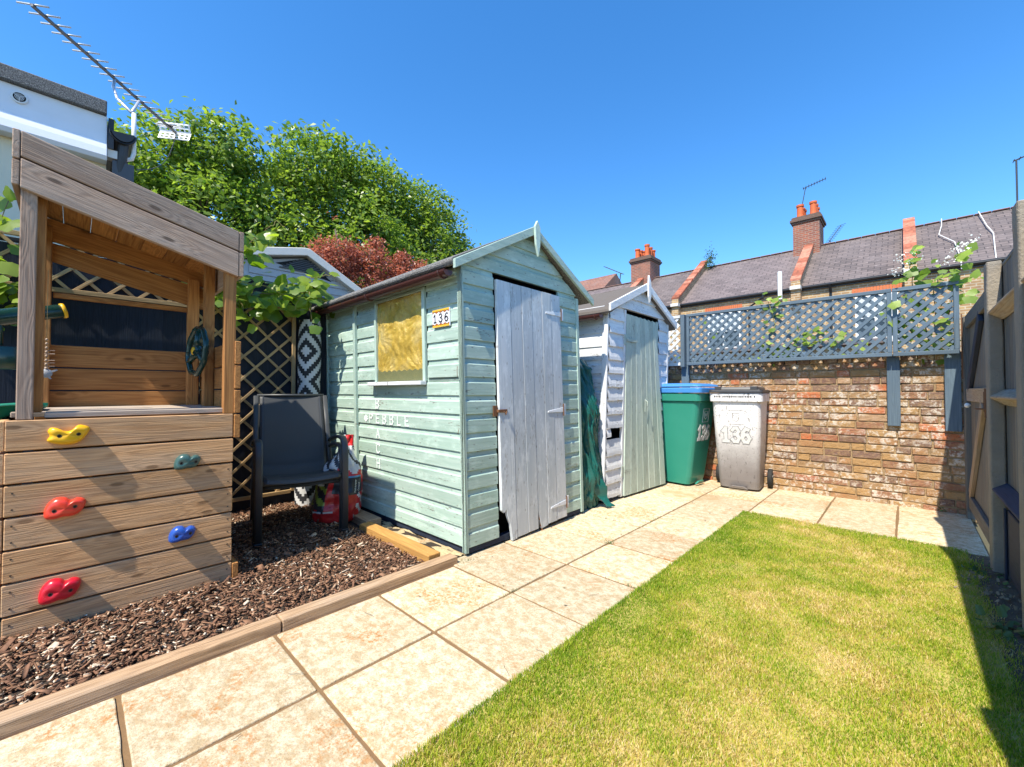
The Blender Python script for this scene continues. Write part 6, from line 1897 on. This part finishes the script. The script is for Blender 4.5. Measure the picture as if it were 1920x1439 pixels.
# plants along the wall and trellis
def blossoms(parent, pts, n, r):
    P = np.repeat(np.array(pts), n, 0) + RNG.normal(size=(len(pts) * n, 3)) * r; m = len(P)
    T_, U_, N_ = frames(rnd_unit(m) + np.array([.1, -.8, .5])); V_, F_ = scatter(P, T_, U_, N_, RNG.uniform(.009, .017, m), np.array([(0, 0, 0), (.6, .5, .2), (1.2, 0, .1), (.6, -.5, .2)]), [(0, 1, 2, 3)])
    npmesh('blossom', 'blossom', V_, F_, np.repeat(RNG.uniform(size=m), 4), parent)
Bp = vine_plant('bramble with white blossom arching over the trellis by the gate', [[(.16, 5.0, 1.4), (.10, 4.98, 1.7), (.05, 4.96, 1.95), (.04, 4.9, 2.1), (.10, 4.88, 2.18)], [(.20, 5.0, 1.5), (.18, 4.98, 1.85), (.22, 4.9, 2.05), (.34, 4.85, 2.12)], [(.10, 5.0, 1.4), (.0, 4.98, 1.6), (-.06, 4.95, 1.8)], [(.25, 5.0, 1.4), (.28, 4.97, 1.8), (.33, 4.9, 1.98)]],
    125, (.15, 5.0, 1.4), (.055, .04, .07), .085, (), (.1, -.8, .5), 'bramble', 'bramble', 'bramble')
blossoms(Bp, [(-.02, 4.88, 2.14), (.04, 4.87, 2.17), (.0, 4.88, 2.06), (.06, 4.88, 2.10), (.36, 4.84, 2.16), (.30, 4.84, 2.13), (.40, 4.84, 2.19), (.26, 4.86, 2.06), (-.06, 4.9, 2.04)], 18, .02)
Cp = vine_plant('light green climber threaded through the middle of the blue trellis', [[(-1.2, 5.0, 1.4), (-1.05, 4.93, 1.55), (-.95, 4.90, 1.68), (-1.0, 4.88, 1.88), (-1.02, 4.87, 1.96)], [(-1.0, 5.0, 1.4), (-.85, 4.93, 1.45), (-.65, 4.9, 1.48), (-.45, 4.9, 1.52)], [(-.9, 5.0, 1.4), (-.75, 4.92, 1.55), (-.6, 4.9, 1.58)]],
    100, (-.9, 5.0, 1.4), (.055, .03, .04), .065, (), (.1, -.8, .5), 'bramble', 'trellis_climber', 'climber', 'tendril')
Lp = vine_plant('leafy shrub standing behind the left part of the trellis', [[(-1.9, 5.5, .8), (-1.8, 5.45, 1.4), (-1.6, 5.4, 1.62)], [(-2.1, 5.5, .8), (-2.2, 5.4, 1.5), (-2.15, 5.4, 1.7)], [(-1.5, 5.5, .9), (-1.2, 5.4, 1.4), (-1.0, 5.4, 1.5)], [(-.6, 5.5, .9), (-.4, 5.4, 1.4), (-.2, 5.35, 1.55)], [(-.1, 5.5, .9), (.05, 5.4, 1.5), (.1, 5.35, 1.7)]],
    130, (-1.2, 5.5, .6), (.10, .06, .12), .085, (), (.1, -.7, .6), 'bramble', 'shrub', 'shrub')

M['border'] = plain('dry_border_soil', (.15, .11, .07), (.08, .058, .038), 26, .95, .8, 60, .02)
def weeds(lab, c, n, r, sz, mat, name='weed'):
    W_ = thing(name, lab, 'weed', c)
    P = np.array([c]) + RNG.normal(size=(n, 3)) * np.array([r * .55, r, .018]); P[:, 2] = np.abs(P[:, 2] - c[2]) + .012
    Tt, Uu, Nn = frames(rnd_unit(n) + np.array([-.3, -.3, 1.2]))
    vv, ff = scatter(P, Tt, Uu, Nn, RNG.uniform(.6, 1.2, n) * sz, LV * np.array([1, .5, 1]), LF)
    npmesh('leaves', mat, vv, ff, np.repeat(RNG.uniform(size=n), len(LV)), W_, smooth=True)
weeds('broad leaved green weed at the foot of the right-hand concrete post', (.295, 2.66, .0), 34, .06, .05, 'weed')
weeds('withered weeds along the foot of the right-hand fence', (.285, 3.08, .0), 80, .13, .024, 'dead')
weeds('small mixed weeds beside the gate end of the lawn', (.285, 3.42, .0), 36, .07, .028, 'weed')
weeds('tiny fern like weed growing from the brick wall', (.20, 4.985, 1.12), 14, .02, .02, 'weed')
mb = MB()
mb.sheet(10, 60, lambda u, v: Vector((.235 + u * .2, .2 + v * 3.6, .001 + .014 * u + .008 * mn.noise(Vector((u * 6, v * 40, 5))))))
tag(mb.build('border_soil', 'border', smooth=True), kind='structure')
